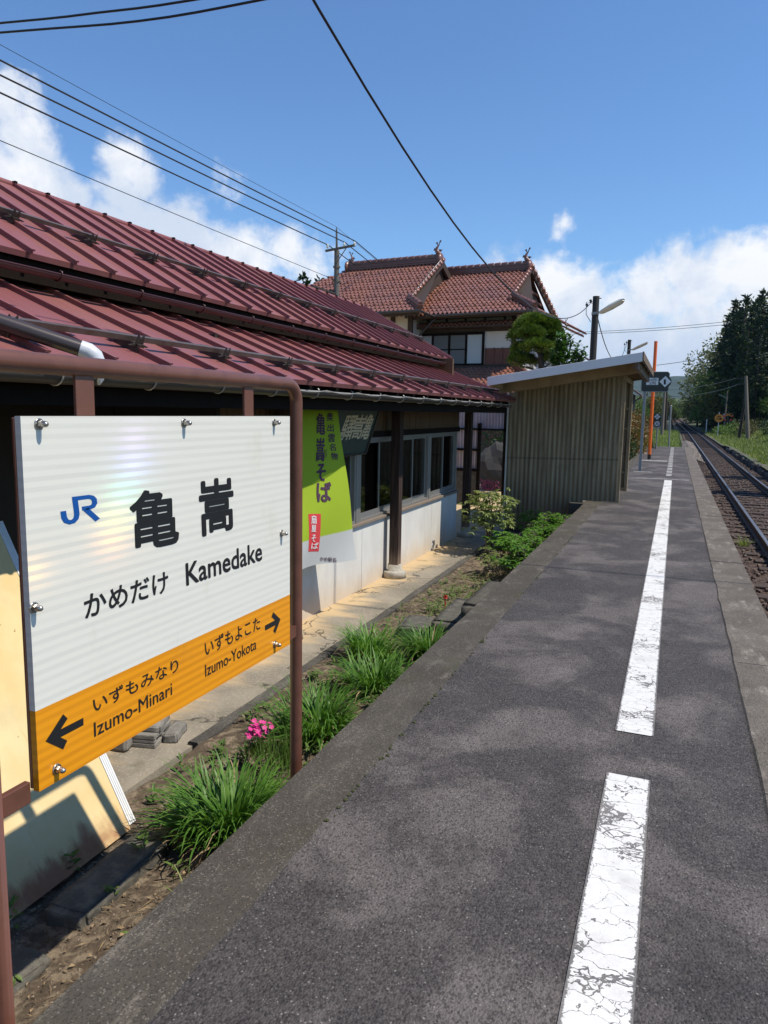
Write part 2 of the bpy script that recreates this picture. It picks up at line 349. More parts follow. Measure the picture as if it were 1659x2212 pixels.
MAT['pink'] = M('pink_petals', (.55, .03, .20), .6, .25, 30)
MAT['red_petal'] = M('red_petals', (.55, .02, .02), .6, .2, 30)
MAT['magenta'] = M('azalea_petals', (.16, .012, .06), .6, .3, 12)
MAT['bark'] = M('bark', (.055, .042, .033), .9, .4, 12, .8, 30, stretch=(1, 1, .3))
MAT['stem'] = M('grey_stem', (.17, .135, .10), .8, .3, 20)
MAT['pebble'] = M('pale_pebbles', (.25, .20, .14), .9, .5, 40)
MAT['moss'] = M('moss', (.045, .05, .012), .95, .4, 40, .8, 90)
MAT['debris'] = M('dry_leaf', (.27, .19, .105), .85, .7, 25)
MAT['mountain'] = M('mountain_woods', (.034, .056, .040), .95, .5, .02, alt=(.02, .034, .022), altscale=.012, altamt=.7)
# shelter, poles, signs
def mk_corr():
    m, nt = newmat('grimy_corrugated_sheet'); co = WP(nt); x, y, z = nt.sep(co)
    g = nt.noise(nt.scl(co, (9, 1, .55)), 1.6, 6, .68)
    col = nt.mix(nt.step(g, .35, .68), (.225, .175, .110), (.40, .32, .205))
    col = nt.mix(nt.m('MULTIPLY', nt.step(nt.noise(nt.scl(co, (14, 1, .8)), 1.2, 6, .7), .53, .68), .55), col, (.15, .098, .066))
    col = nt.mix(nt.m('MULTIPLY', nt.step(nt.noise(nt.scl(co, (2, 1, 2)), 1.4, 5, .6), .55, .7), .35), col, (.15, .15, .085))
    spl = nt.step(nt.m('ADD', z, nt.m('MULTIPLY', g, -.5)), -.45, .25, 1.0, 0.0)
    col = nt.mix(nt.m('MULTIPLY', spl, .5), col, (.085, .07, .045))
    bnd = nt.m('LESS_THAN', nt.m('ABSOLUTE', nt.m('SUBTRACT', nt.m('ADD', z, nt.m('MULTIPLY', x, -.02)), nt.m('ADD', .72, nt.m('MULTIPLY', g, .03)))), .018)
    col = nt.mix(nt.m('MULTIPLY', bnd, .4), col, (.09, .075, .05))
    finish(nt, col, .75, nt.noise(co, 70, 3), .15, .003, spec=.35); return m
MAT['corr'] = mk_corr()
MAT['fascia'] = M('white_fascia', (.74, .73, .70), .4, .06, 3)
MAT['tan_wood'] = M('tan_board', (.36, .255, .145), .7, .25, 7, .2, 40, alt=(.2, .13, .07), altscale=3, altamt=.5)
MAT['weathered'] = M('weathered_board', (.15, .105, .07), .8, .4, 8, .3, 40, alt=(.07, .055, .045), altscale=6, altamt=.7)
MAT['shelter_roof'] = M('shelter_roof_sheet', (.36, .35, .33), .5, .15, 3)
MAT['orange_paint'] = M('orange_paint', (.80, .135, .012), .45, .1, 3)
MAT['grey_post'] = M('galvanised_post', (.27, .285, .285), .5, .15, 8, metal=.3)
MAT['sign_black'] = M('black_sign', (.020, .018, .017), .32, .2, 6)
MAT['sign_white'] = M('sign_white', (.74, .74, .72), .4, .05, 6)
MAT['lamp_white'] = M('lamp_casing', (.60, .615, .57), .4, .1, 6)
MAT['lamp_glass'] = M('lamp_diffuser', (.72, .73, .70), .3, .05, 6)
MAT['pole_wood'] = M('grey_wood_pole', (.19, .155, .12), .9, .3, 8, .4, 30, stretch=(5, 5, .3))
MAT['pole_dark'] = M('tarred_pole', (.028, .024, .022), .75, .3, 8, .3, 30, stretch=(5, 5, .3))
MAT['wire'] = M('black_cable', (.012, .012, .014), .5, .1, 4)
MAT['concrete_pole'] = M('concrete_pole', (.115, .11, .10), .8, .15, 6)
MAT['pinkish'] = M('pale_corrugated_plastic', (.46, .40, .40), .6, .15, 4, alt=(.30, .2, .22), altscale=2, altamt=.5)
MAT['orange_sign'] = M('orange_sign', (.75, .26, .03), .5, .1, 5)
MAT['red_lamp'] = M('red_lens', (.6, .06, .02), .3, .1, 5)
# house
MAT['tile'] = M('glazed_red_tile', (.255, .108, .070), .22, .4, 2.6, spec=.7, alt=(.20, .095, .08), altscale=1.1, altamt=.75)
MAT['tile_ridge'] = M('ridge_tile', (.17, .075, .055), .33, .3, 6)
MAT['plaster'] = M('white_plaster', (.60, .57, .53), .8, .08, 3)
MAT['house_wood'] = M('house_timber', (.045, .028, .020), .7, .35, 6, stretch=(2, 2, 2))
MAT['lattice'] = M('red_timber', (.15, .055, .035), .65, .35, 7, .2, 30, stretch=(.6, 2, 5))
MAT['screen'] = M('dark_screen', (.11, .125, .135), .5, .1, 4)
MAT['frosted'] = M('frosted_pane', (.40, .44, .46), .35, .06, 4)
MAT['rock'] = M('garden_rock', (.045, .042, .038), .9, .4, 4, .8, 14)

# ------------------------------------------------------------------ mesh builder
class MB:
    def __init__(s): s.v = []; s.f = []; s.mi = []; s.sm = []
    def add(s, vs, fs, mi=0, smooth=False):
        o = len(s.v); s.v.extend(Vector(p) for p in vs)
        for f in fs: s.f.append([i+o for i in f]); s.mi.append(mi); s.sm.append(smooth)
        return s
    def box(s, x0, x1, y0, y1, z0, z1, mi=0, xf=None):
        vs = [Vector((x, y, z)) for z in (z0, z1) for y in (y0, y1) for x in (x0, x1)]
        if xf: vs = [xf @ p for p in vs]
        return s.add(vs, [(0, 2, 3, 1), (4, 5, 7, 6), (0, 1, 5, 4), (2, 6, 7, 3), (0, 4, 6, 2), (1, 3, 7, 5)], mi)
    def bar(s, a, b, wx, wz, mi=0, up=(0, 0, 1)):
        a = Vector(a); b = Vector(b); d = (b-a); L = d.length; d.normalize()
        side = d.cross(Vector(up))
        if side.length < 1e-4: side = d.cross(Vector((1, 0, 0)))
        side.normalize(); u = side.cross(d)
        m = Matrix((side, d, u)).transposed().to_4x4(); m.translation = a
        return s.box(-wx/2, wx/2, 0, L, -wz/2, wz/2, mi, m)
    def quad(s, *p, mi=0, smooth=False): return s.add(p, [tuple(range(len(p)))], mi, smooth)
    def tube(s, pts, r, n=8, mi=0, caps=True, arc=None):
        pts = [Vector(p) for p in pts]; rr = r if isinstance(r, (list, tuple)) else [r]*len(pts)
        rings = []; prev = None
        for i, p in enumerate(pts):
            t = (pts[min(i+1, len(pts)-1)]-pts[max(i-1, 0)]).normalized()
            if prev is None:
                a = Vector((0, 0, 1)) if abs(t.z) < .9 else Vector((1, 0, 0)); u = t.cross(a).normalized()
            else: u = (prev - t*prev.dot(t)).normalized()
            prev = u; v_ = t.cross(u)
            rings.append([p + (u*math.cos(2*math.pi*k/n)+v_*math.sin(2*math.pi*k/n))*rr[i] for k in range(n)])
        vs = [q for g in rings for q in g]; fs = []
        for i in range(len(pts)-1):
            for k in range(n):
                k2 = (k+1) % n; fs.append((i*n+k, i*n+k2, (i+1)*n+k2, (i+1)*n+k))
        s.add(vs, fs, mi, True)
        if caps: s.add(rings[0], [tuple(range(n))[::-1]], mi); s.add(rings[-1], [tuple(range(n))], mi)
        return s
    def lathe(s, prof, c, axis=(0, 0, 1), n=16, mi=0, smooth=True):
        ax = Vector(axis).normalized(); a = Vector((0, 1, 0)) if abs(ax.y) < .9 else Vector((1, 0, 0))
        u = ax.cross(a).normalized(); v_ = ax.cross(u); c = Vector(c); vs = []
        for (r, h) in prof:
            for k in range(n): vs.append(c+ax*h+(u*math.cos(2*math.pi*k/n)+v_*math.sin(2*math.pi*k/n))*r)
        fs = []
        for i in range(len(prof)-1):
            for k in range(n): fs.append((i*n+k, i*n+(k+1) % n, (i+1)*n+(k+1) % n, (i+1)*n+k))
        s.add(vs, fs, mi, smooth)
        return s
    def prism(s, poly, fn, t0, t1, mi=0):
        n = len(poly); vs = [fn(p[0], p[1], t0) for p in poly]+[fn(p[0], p[1], t1) for p in poly]
        fs = [tuple(range(n))[::-1], tuple(range(n, 2*n))]+[(i, (i+1) % n, n+(i+1) % n, n+i) for i in range(n)]
        return s.add(vs, fs, mi)
    def build(s, name, mats, parent=None, bev=0.0, origin=None):
        me = bpy.data.meshes.new(name)
        mw = world_of(parent) if parent else Matrix.Identity(4)
        if origin is not None: mw = Matrix.Translation(origin)
        inv = mw.inverted()
        me.from_pydata([tuple(inv @ p) for p in s.v], [], s.f)
        if not isinstance(mats, (list, tuple)): mats = [mats]
        for m in mats: me.materials.append(MAT[m] if isinstance(m, str) else m)
        me.polygons.foreach_set('material_index', s.mi); me.polygons.foreach_set('use_smooth', s.sm); me.update()
        o = bpy.data.objects.new(name, me); COL.objects.link(o)
        if origin is not None: o.location = origin
        if parent: o.parent = parent
        if bev:
            b = o.modifiers.new('edge', 'BEVEL'); b.width = bev; b.segments = 2; b.limit_method = 'ANGLE'; b.angle_limit = R_(40)
        return o
def world_of(o):
    m = Matrix.LocRotScale(o.location, o.rotation_euler.to_quaternion(), o.scale)
    return world_of(o.parent) @ m if o.parent else m
def tag(o, label=None, cat=None, group=None, kind=None):
    if label: o['label'] = label
    if cat: o['category'] = cat
    if group: o['group'] = group
    if kind: o['kind'] = kind
    return o
def thing(name, loc, label, cat, group=None):
    o = bpy.data.objects.new(name, None); COL.objects.link(o); o.location = loc; o.empty_display_size = .1
    return tag(o, label, cat, group)
def copy_tree(o, parent=None):
    c = o.copy(); COL.objects.link(c); c.parent = parent
    for ch in list(o.children): copy_tree(ch, c)
    return c
def tree_copy(root, loc, rz=0, sc=1.0, label=None, group=None):
    c = copy_tree(root); c.location = loc; c.rotation_euler = (0, 0, rz); c.scale = (sc, sc, sc) if not isinstance(sc, tuple) else sc
    if label: c['label'] = label
    if group: c['group'] = group
    return c

# lettering: outlines of the built-in font, fitted to a rectangle of the surface they stand on
def glyphs(body, bold=0.0, shear=0.0):
    cu = bpy.data.curves.new('lettering', 'FONT'); cu.body = body; cu.size = 1; cu.offset = bold; cu.shear = shear; cu.resolution_u = 3
    o = bpy.data.objects.new('lettering', cu); COL.objects.link(o)
    dg = bpy.context.evaluated_depsgraph_get(); dg.update()
    me = bpy.data.meshes.new_from_object(o.evaluated_get(dg))
    vs = [v.co.copy() for v in me.vertices]; fs = [tuple(p.vertices) for p in me.polygons]
    bpy.data.objects.remove(o); bpy.data.curves.remove(cu); bpy.data.meshes.remove(me)
    xs = [v.x for v in vs]; ys = [v.y for v in vs]; x0, x1, y0, y1 = min(xs), max(xs), min(ys), max(ys)
    return [((v.x-x0)/(x1-x0), (v.y-y0)/(y1-y0)) for v in vs], fs
RING = [(0, 0)]+[(math.cos(k*math.pi/4), math.sin(k*math.pi/4)) for k in range(8)]
def letters(mb, body, bl, br, tl, bold=0.0, mi=0, lift=Vector((0, 0, 0)), shear=0.0):
    uv, fs = glyphs(body, 0, shear); bl, br, tl = Vector(bl), Vector(br), Vector(tl)
    eu, ev_ = (br-bl), (tl-bl); r = bold*ev_.length; nl = lift.normalized() if lift.length else Vector((0, 0, 0))
    su, sv = (eu.length-2*r)/eu.length, (ev_.length-2*r)/ev_.length; du, dv = eu.normalized()*r, ev_.normalized()*r
    for k, (a, b) in enumerate(RING if bold else [(0, 0)]):
        mb.add([bl+du+dv+eu*(u*su)+ev_*(v*sv)+du*a+dv*b+lift+nl*(.00006*k) for u, v in uv], fs, mi)

def rough_box(mb, x0, x1, y0, y1, z0, z1, xf=None, amp=.01, cell=.05):
    bm = bmesh.new(); bmesh.ops.create_cube(bm, size=1)
    S = Vector((x1-x0, y1-y0, z1-z0)); c = Vector(((x0+x1)/2, (y0+y1)/2, (z0+z1)/2))
    bmesh.ops.bevel(bm, geom=list(bm.edges), offset=.06, segments=2, affect='EDGES')
    bmesh.ops.subdivide_edges(bm, edges=list(bm.edges), cuts=5, use_grid_fill=True)
    vs = []
    for v in bm.verts:
        p = Vector((v.co.x*S.x, v.co.y*S.y, v.co.z*S.z))+c
        if xf: p = xf @ p
        d = Vector((noise.noise(p*7), noise.noise(p*7+Vector((9, 3, 1))), noise.noise(p*7+Vector((2, 8, 5)))))*amp+Vector((noise.noise(p*31), noise.noise(p*31+Vector((5, 1, 2))), noise.noise(p*29)))*amp*.45
        vs.append(p+d)
    mb.add(vs, [tuple(l.index for l in f.verts) for f in bm.faces], 0, True); bm.free(); return mb
# ================================================================== THE SETTING
XK0, XK1, XA1, XP1 = -1.33, -1.065, 0.405, 0.715      # kerb, asphalt, right edge of the platform
YP0, YP1 = -3.0, 37.3
def hgt(x, y):
    """height of the open land left and right of the line"""
    if x > 3:
        b = -.45 if y < 53 else -.42-.2*min(1, (y-53)/6)
        t = max(0, x-(5.6+.02*(y-20))); b += min(3.2, t*.33)*(1 if y > 30 else .3)
    else:
        b = -.62
    return b + .05*noise.noise(Vector((x*.7, y*.5, 3)))
def grid(x0, x1, y0, y1, dx, dy, fn):
    nx = max(1, int((x1-x0)/dx)); ny = max(1, int((y1-y0)/dy)); mb = MB(); vs = []
    for j in range(ny+1):
        for i in range(nx+1):
            x = x0+(x1-x0)*i/nx; y = y0+(y1-y0)*j/ny; vs.append((x, y, fn(x, y)))
    mb.add(vs, [(j*(nx+1)+i, j*(nx+1)+i+1, (j+1)*(nx+1)+i+1, (j+1)*(nx+1)+i) for j in range(ny) for i in range(nx)], 0, True); return mb
tag(MB().quad((-900, -60, -.80), (900, -60, -.80), (900, 2300, -.80), (-900, 2300, -.80)).build('ground', 'ground'), kind='structure')
tag(grid(3.22, 60, -20, 190, 1.2, 2, hgt).build('right_verge', 'ground'), kind='structure')
tag(grid(-70, -1.34, 12, 38, 2, 2, lambda x, y: -.625).build('garden_ground', 'path'), kind='structure')
tag(grid(-70, .55, 37.9, 190, 1.5, 2, lambda x, y: -.62+.05*noise.noise(Vector((x*.6, y*.4, 1)))).build('left_verge', 'ground'), kind='structure')

# platform
def strip(x0, x1, z, zb, jit0, jit1, y0=YP0, y1=YP1, step=.12, seed=0, gaps=()):
    mb = MB(); n = int((y1-y0)/step); L = []; Rr = []
    for i in range(n+1):
        y = y0+(y1-y0)*i/n
        a = x0+jit0*noise.noise(Vector((seed, y*2.3, 0)))+jit0*.6*noise.noise(Vector((seed+9, y*9, 0)))
        b = x1+jit1*noise.noise(Vector((seed+5, y*1.7, 0)))+jit1*.6*noise.noise(Vector((seed+3, y*8, 0)))
        zz = z+.003*noise.noise(Vector((seed+2, y*.8, 0)))
        L.append((a, y, zz)); Rr.append((b, y, zz))
    vs = []
    for i in range(n+1):
        (a, y, zz), (b, _, _) = L[i], Rr[i]
        vs += [(a, y, zb), (a, y, zz-.012), (a+.011, y, zz), (b-.006, y, zz), (b, y, zz-.012), (b, y, zb)]
    fs = [(i*6+k, (i+1)*6+k, (i+1)*6+k+1, i*6+k+1) for i in range(n) for k in range(5)]
    fs = [f[::-1] for f in fs]; fs += [(0, 1, 2, 3, 4, 5), tuple(n*6+k for k in (5, 4, 3, 2, 1, 0))]
    return mb.add(vs, fs)
tag(strip(XK0, XK1, .006, -.85, .008, .016, seed=1).build('platform_kerb', 'kerb'), kind='structure')
tag(MB().box(XK1-.03, XA1+.03, YP0, YP1, -.85, 0).build('platform', 'asphalt'), kind='structure')
mbk = MB(); yy = YP0
while yy < YP1:
    ln = random.uniform(1.6, 2.4); e = min(YP1, yy+ln)
    s_ = strip(XA1, XP1, .010+random.uniform(-.002, .002), -.85, .009, .012, yy+.003, e-.004, .1, seed=20); mbk.add(s_.v, s_.f); yy = e
tag(mbk.build('platform_edge', 'kerb_r'), kind='structure')
def line(x0, x1, y0, y1, z=.0045, name='line_marking'):
    mb = MB(); n = max(1, int((y1-y0)/.25)); cx = (x0+x1)/2; w2 = (x1-x0)/2+.006
    for i in range(n):
        a = y0+(y1-y0)*i/n; b = y0+(y1-y0)*(i+1)/n
        mb.quad((cx-w2, a, z), (cx+w2, a, z), (cx+w2, b, z), (cx-w2, b, z))
    return tag(mb.build(name, 'paint', origin=Vector((cx, y0, z))), kind='structure')
line(-.163, -.006, .2, 2.95); line(-.163, -.006, 3.385, 17.72)
fad = mat_f = M('faded_paint', (.34, .33, .31), .8, .4, 30, alt=(.07, .065, .065), altscale=9, altamt=.9)
mb = MB()
for (x0, x1, y0, y1) in [(-.80, .36, 17.93, 18.07), (-.96, -.50, 20.0, 20.16), (-.99, -.2, 25.0, 25.5)]: mb.quad((x0, y0, .005), (x1, y0, .005), (x1, y1, .005), (x0, y1, .005))
for k in range(16):
    y0 = 19+k*1.12; mb.quad((-.15, y0, .005), (-.02, y0, .005), (-.02, y0+.8, .005), (-.15, y0+.8, .005))
tag(mb.build('faded_marking', fad), kind='structure')
# moss and cracks along the kerb joint
mb = MB()
for i in range(260):
    y = random.uniform(.7, 9); p = noise.noise(Vector((y*.9, 4, 0)))
    if p < -.05: continue
    x = XK1+random.gauss(.004, .007); r = random.uniform(.003, .010)
    mb.lathe([(r, 0), (r*.75, r*.28), (0.0005, r*.42)], (x, y, .004), n=6)
tag(mb.build('joint_moss', 'moss'), kind='stuff')
# path, planting bed
mb = MB().box(-4.2, -2.62, -3, 12.3, -.9, -.6)
tag(mb.build('station_path', 'path'), kind='structure')
bedz = lambda x, y: -.60+.13*min(1, max(0, (x+2.15)/.75))**1.3+.035*noise.noise(Vector((x*3, y*3, 0)))+.014*noise.noise(Vector((x*14, y*14, 7)))
tag(grid(-2.58, -1.325, -1.0, 12.6, .045, .05, bedz).build('planting_bed', 'soil'), kind='structure')
tag(strip(-2.655, -2.575, -.575, -.9, .015, .02, 3.5, 12.3, .1, seed=40).build('bed_edging', 'old_conc'), kind='structure')
# soil litter: clods, straws, scraps of dry leaf
for nm, mt, cnt in (('soil_clods', 'soil', 3200), ('soil_pebbles', 'pebble', 2200)):
    mb = MB()
    for i in range(cnt):
        y = random.uniform(.6, 9) if i % 3 == 0 else random.uniform(.6, 3.6); x = random.uniform(-2.4, -1.355); r = random.uniform(.002, .0065)*(1.5 if random.random() < .08 else 1)
        q = random.uniform(.35, .8); mb.lathe([(r*.7, -r*.4), (r, 0), (r*q, r*q*.6), (r*.25, r*q*.75)], (x, y, bedz(x, y)), (random.gauss(0, .8), random.gauss(0, .8), 1), n=random.choice((3, 4, 5)), smooth=False)
    tag(mb.build(nm, mt), kind='stuff')
mb = MB()
for i in range(1500):
    y = random.uniform(.6, 8) if i % 3 == 0 else random.uniform(.6, 3.2); x = random.uniform(-2.35, -1.36); z = bedz(x, y)+.007
    a = random.uniform(0, 6.28); straw = random.random() < .6
    l = random.uniform(.012, .045) if straw else random.uniform(.006, .016); wd = random.uniform(.0007, .0016) if straw else random.uniform(.003, .007); c, s_ = math.cos(a), math.sin(a); k = random.uniform(-.3, .3)*l
    mb.add([(x-c*l, y-s_*l, z), (x-s_*k+s_*wd, y+c*k-c*wd, z+random.uniform(.002, .012)), (x+c*l, y+s_*l, z+random.uniform(0, .01)), (x-s_*k-s_*wd, y+c*k+c*wd, z+.004)], [(0, 1, 2, 3)])
tag(mb.build('dry_litter', 'debris'), kind='stuff')

# railway
tag(MB().box(.74, 3.3, -20, 190, -.82, -.735).build('track_bed', 'ballast'), kind='structure')
trk = thing('railway_track', (2.04, 20, -.7), 'single rusty railway track on timber sleepers running beside the platform', 'railway track')
def rail_mb(x):
    def xb(y): return x + (0 if y < 95 else -.0009*(y-95)**2*.5)
    def zb(y): return 0 if y < 100 else .00009*(y-100)**2*4
    prof = [(-.062, -.15), (.062, -.15), (.06, -.138), (.012, -.125), (.009, -.045), (.033, -.035), (.033, -.004), (.026, 0), (-.026, 0), (-.033, -.004), (-.033, -.035), (-.009, -.045), (-.012, -.125), (-.06, -.138)]
    ys = [-20, 0, 10, 20, 40, 60, 80, 95]+[100+6*k for k in range(15)]; mb = MB(); vs = []; n = len(prof)
    for y in ys: vs += [(xb(y)+px, y, -.55+pz+zb(y)) for px, pz in prof]
    for i in range(len(ys)-1):
        for k in range(n):
            k2 = (k+1) % n; mb.add([], []); mb.f.append([i*n+k, (i+1)*n+k, (i+1)*n+k2, i*n+k2]); mb.mi.append(1 if k == 7 else 0); mb.sm.append(False)
    mb.v = [Vector(p) for p in vs]; return mb
for x in (1.50, 2.567): rail_mb(x).build('rail', ['rail_side', 'rail_top'], trk)
sl = MB().box(.95, 3.12, -.10, .10, -.86, -.705).build('sleeper', 'sleeper', trk, bev=.012); sl_base = sl.location.copy()
for k in range(1, 84):
    c = sl.copy(); COL.objects.link(c); c.location = sl_base+Vector((random.uniform(-.04, .04), 4.2+k*.62, random.uniform(-.008, .008))); c.rotation_euler = (0, 0, random.uniform(-.02, .02)); c.parent = trk
sl.location = sl_base+Vector((0, 4.2, 0))
mb = MB()
for k in range(84, 230):
    y = 4.2+k*.62; zb = 0 if y < 100 else .00036*(y-100)**2; xo = 0 if y < 95 else -.00045*(y-95)**2
    mb.box(.95+xo, 3.12+xo, y-.1, y+.1, -.86+zb, -.705+zb)
tag(mb.build('far_sleepers', 'sleeper', trk), kind='stuff')
mb = MB()
for i in range(5200):
    y = 4.5+(random.random()**1.7)*40; x = random.uniform(.78, 3.2); r = random.uniform(.018, .042)
    mb.lathe([(r*.6, -r*.6), (r*random.uniform(.8, 1.1), -r*.1), (r*random.uniform(.5, .8), r*.5), (.002, r*.6)], (x, y, -.725+random.uniform(-.01, .02)), (random.gauss(0, .6), random.gauss(0, .6), 1), n=5, smooth=False)
tag(mb.build('ballast_stones', 'stone'), kind='stuff')
mb = MB()
for i in range(1500):
    y = random.uniform(36, 62); x = random.uniform(.45, 1.3); r = random.uniform(.03, .07)
    mb.lathe([(r*.6, -r*.6), (r, -r*.1), (r*.7, r*.5), (.002, r*.6)], (x, y, -.62+.18*max(0, 1-abs(x-.8)*2)), (random.gauss(0, .6), random.gauss(0, .6), 1), n=5, smooth=False)
tag(mb.build('gravel_heap', M('pale_gravel', (.20, .17, .145), .9, .6, 9)), kind='stuff')
# trackbed rising beyond the level crossing
def farbed(x, y): return -.735+.00036*max(0, y-100)**2
mbf = MB(); 
for k in range(18):
    y0 = 100+k*5; y1 = y0+5; xo0 = -.00045*(y0-95)**2; xo1 = -.00045*(y1-95)**2
    mbf.quad((.7+xo0, y0, farbed(0, y0)), (3.4+xo0, y0, farbed(0, y0)), (3.4+xo1, y1, farbed(0, y1)), (.7+xo1, y1, farbed(0, y1)))
    mbf.quad((3.4+xo0, y0, farbed(0, y0)), (12, y0, farbed(0, y0)+.8), (12, y1, farbed(0, y1)+.8), (3.4+xo1, y1, farbed(0, y1)))
    mbf.quad((-40, y0, farbed(0, y0)+.5), (.7+xo0, y0, farbed(0, y0)), (.7+xo1, y1, farbed(0, y1)), (-40, y1, farbed(0, y1)+.5))
bk = MB(); tb_ = MB()
for i, f in enumerate(mbf.f): (tb_ if i % 3 == 0 else bk).add([mbf.v[k] for k in f], [tuple(range(len(f)))])
tag(tb_.build('rising_trackbed', 'ballast'), kind='structure'); tag(bk.build('far_banks', 'ground'), kind='structure')
tag(MB().box(-6, 9, 102.5, 105.5, -.7, -.545).build('crossing_road', 'old_conc'), kind='structure')
# old opposite platform edge of mossy stone
op = MB(); y = 4.0
while y < 53:
    ln = random.uniform(.6, 1.3); rough_box(op, 3.14+random.uniform(-.05, .07), 3.5, y, y+ln-.03, -.84, -.47+random.uniform(-.10, .05), None, .05); y += ln
tag(op.build('old_platform_wall', 'block_dark'), 'low mossy stone wall of a disused platform along the grass verge', 'wall')

# ================================================================== STATION NAME SIGN
XS = -1.38
sg = thing('station_sign', (-1.40, 1.85, -.5), 'white and orange station name board hung in a brown pipe frame', 'station sign')
def z5(x, y): return onx(.4232*x, 810+.4232*y, XS)
def z6(x, y): return onx(.4232*x, 1404+.4232*y, XS)
def arc(c, r, a0, a1, n=7): return [(c[0], c[1]+r*math.cos(R_(a0+(a1-a0)*i/n)), c[2]+r*math.sin(R_(a0+(a1-a0)*i/n))) for i in range(n+1)]
XF = -1.415; YL, YR, ZT = 1.133, 2.603, 1.548
pts = [(XF, YL, -.9), (XF, YL, ZT-.075)]+arc((XF, YL+.075, ZT-.075), .075, 180, 90)+arc((XF, YR-.075, ZT-.075), .075, 90, 0)+[(XF, YR, -.9)]
MB().tube(pts, .0255, 14).build('pipe_frame', 'sign_brown', sg)
bd = MB().box(XS-.018, XS, 1.240, 2.487, .722, 1.424).build('sign_board', 'sheet_white', sg)
ob = MB().box(XS-.018, XS, 1.240, 2.487, .517, .7215).build('orange_band', 'sheet_orange', sg)
MB().box(XS-.028, XS-.0185, 1.238, 2.482, .521, 1.421).build('backing_frame', 'sign_brown', sg, bev=.003)
for (a, b) in ((1.436, 1.499), (2.212, 2.270)): MB().box(XS-.036, XS-.026, a, b, 1.421, ZT-.015).build('hanger', 'sign_brown', sg, bev=.002)
MB().box(XS-.040, XS-.022, YL, 1.235, .487, .541).build('bracket', 'sign_brown', sg, bev=.002)
b_ = MB().box(XS-.040, XS-.022, 2.483, YR, .519, .566)
for k in range(4): b_.lathe([(.009, -.004), (.007, .006), (.001, .009)], (XS-.03, YR-.022, .525+k*.011), (1, 0, 0), 7)
b_.build('bracket', 'sign_brown', sg)
def bolt(c):
    mb = MB(); c = Vector(c); x = (1, 0, 0)
    mb.lathe([(.0135, 0), (.0135, .003), (.011, .0032)], c, x, 14)
    mb.lathe([(.0095, .003), (.0095, .011), (.0085, .012)], c, x, 6, smooth=False)
    mb.lathe([(.0078, .011), (.008, .018), (.0068, .024), (.004, .0275), (.0005, .0285)], c, x, 12)
    return mb
for (a, b) in [(197, 250), (938, 245), (1398, 243), (170, 1187), (1436, 808), (1402, 1375)]: bolt(z5(a, b)).build('bolt', 'steel', sg)
bolt(z6(288, 607)).build('bolt', 'steel', sg)
LIFT = Vector((.0008, 0, 0))
mb = MB()
letters(mb, '亀', z5(668, 912), z5(915, 856), z5(656, 597), .024, lift=LIFT)
letters(mb, '嵩', z5(1022, 829), z5(1197, 787), z5(1010, 537), .026, lift=LIFT)
letters(mb, 'かめだけ', z5(432, 1250), z5(860, 1105), z5(425, 1126), .020, lift=LIFT)
letters(mb, 'Kamedake', z5(950, 1078), z5(1338, 946), z5(945, 962), .026, lift=LIFT)
mb.build('name_lettering', 'ink', bd)
def ribbon2d(mb, pts, wd, fn, mi=0):
    pts = [Vector(p) for p in pts]; L = []; Rr = []
    for i, p in enumerate(pts):
        t0 = (pts[i]-pts[i-1]).normalized() if i else None; t1 = (pts[i+1]-pts[i]).normalized() if i < len(pts)-1 else None
        t = ((t0 or t1)+(t1 or t0)); t.normalize(); nrm = Vector((-t.y, t.x)); k = 1/max(.5, nrm.dot(Vector((-(t1 or t0).y, (t1 or t0).x))))
        L.append(p+nrm*wd*k/2); Rr.append(p-nrm*wd*k/2)
    for i in range(len(pts)-1): mb.add([fn(q) for q in (L[i], Rr[i], Rr[i+1], L[i+1])], [(0, 1, 2, 3)], mi)
mb = MB(); jb, jr, jt = z5(318, 770), z5(507, 738), z5(298, 629)
jf = lambda q: jb+(jr-jb)*(q.x/1.0)+(jt-jb)*q.y+LIFT
ribbon2d(mb, [(.07, .52), (.07, .28), (.11, .15), (.20, .085), (.29, .10), (.37, .19), (.405, .33), (.41, .48), (.41, .915), (.78, .915), (.87, .88), (.925, .79), (.925, .65), (.87, .55), (.78, .515), (.56, .515)], .145, jf)
ribbon2d(mb, [(.66, .47), (.95, .0)], .16, jf)
mb.build('operator_logo', 'ink_blue', bd)
mb = MB()
letters(mb, 'いずもよこた', z5(1047, 1438), z5(1328, 1297), z5(1043, 1360), .012, lift=LIFT)
letters(mb, 'Izumo-Yokota', z5(1047, 1542), z5(1308, 1398), z5(1045, 1480), .010, lift=LIFT)
letters(mb, 'いずもみなり', z6(480, 322), z6(912, 106), z6(471, 246), .012, lift=LIFT)
letters(mb, 'Izumo-Minari', z6(480, 445), z6(878, 228), z6(477, 372), .010, lift=LIFT)
def yz(p): return Vector((p.y, p.z))
af = lambda q: Vector((XS, q.x, q.y))+LIFT
ribbon2d(mb, [yz(z5(1352, 1292)), yz(z5(1418, 1257))], .020, af)
ribbon2d(mb, [yz(z5(1389, 1222)), yz(z5(1421, 1253)), yz(z5(1399, 1313))], .020, lambda q: af(q)+LIFT*.5)
ribbon2d(mb, [yz(z6(425, 364)), yz(z6(262, 449))], .020, af)
ribbon2d(mb, [yz(z6(332, 338)), yz(z6(260, 451)), yz(z6(332, 484))], .022, lambda q: af(q)+LIFT*.5)
mb.build('direction_lettering', 'ink', ob)

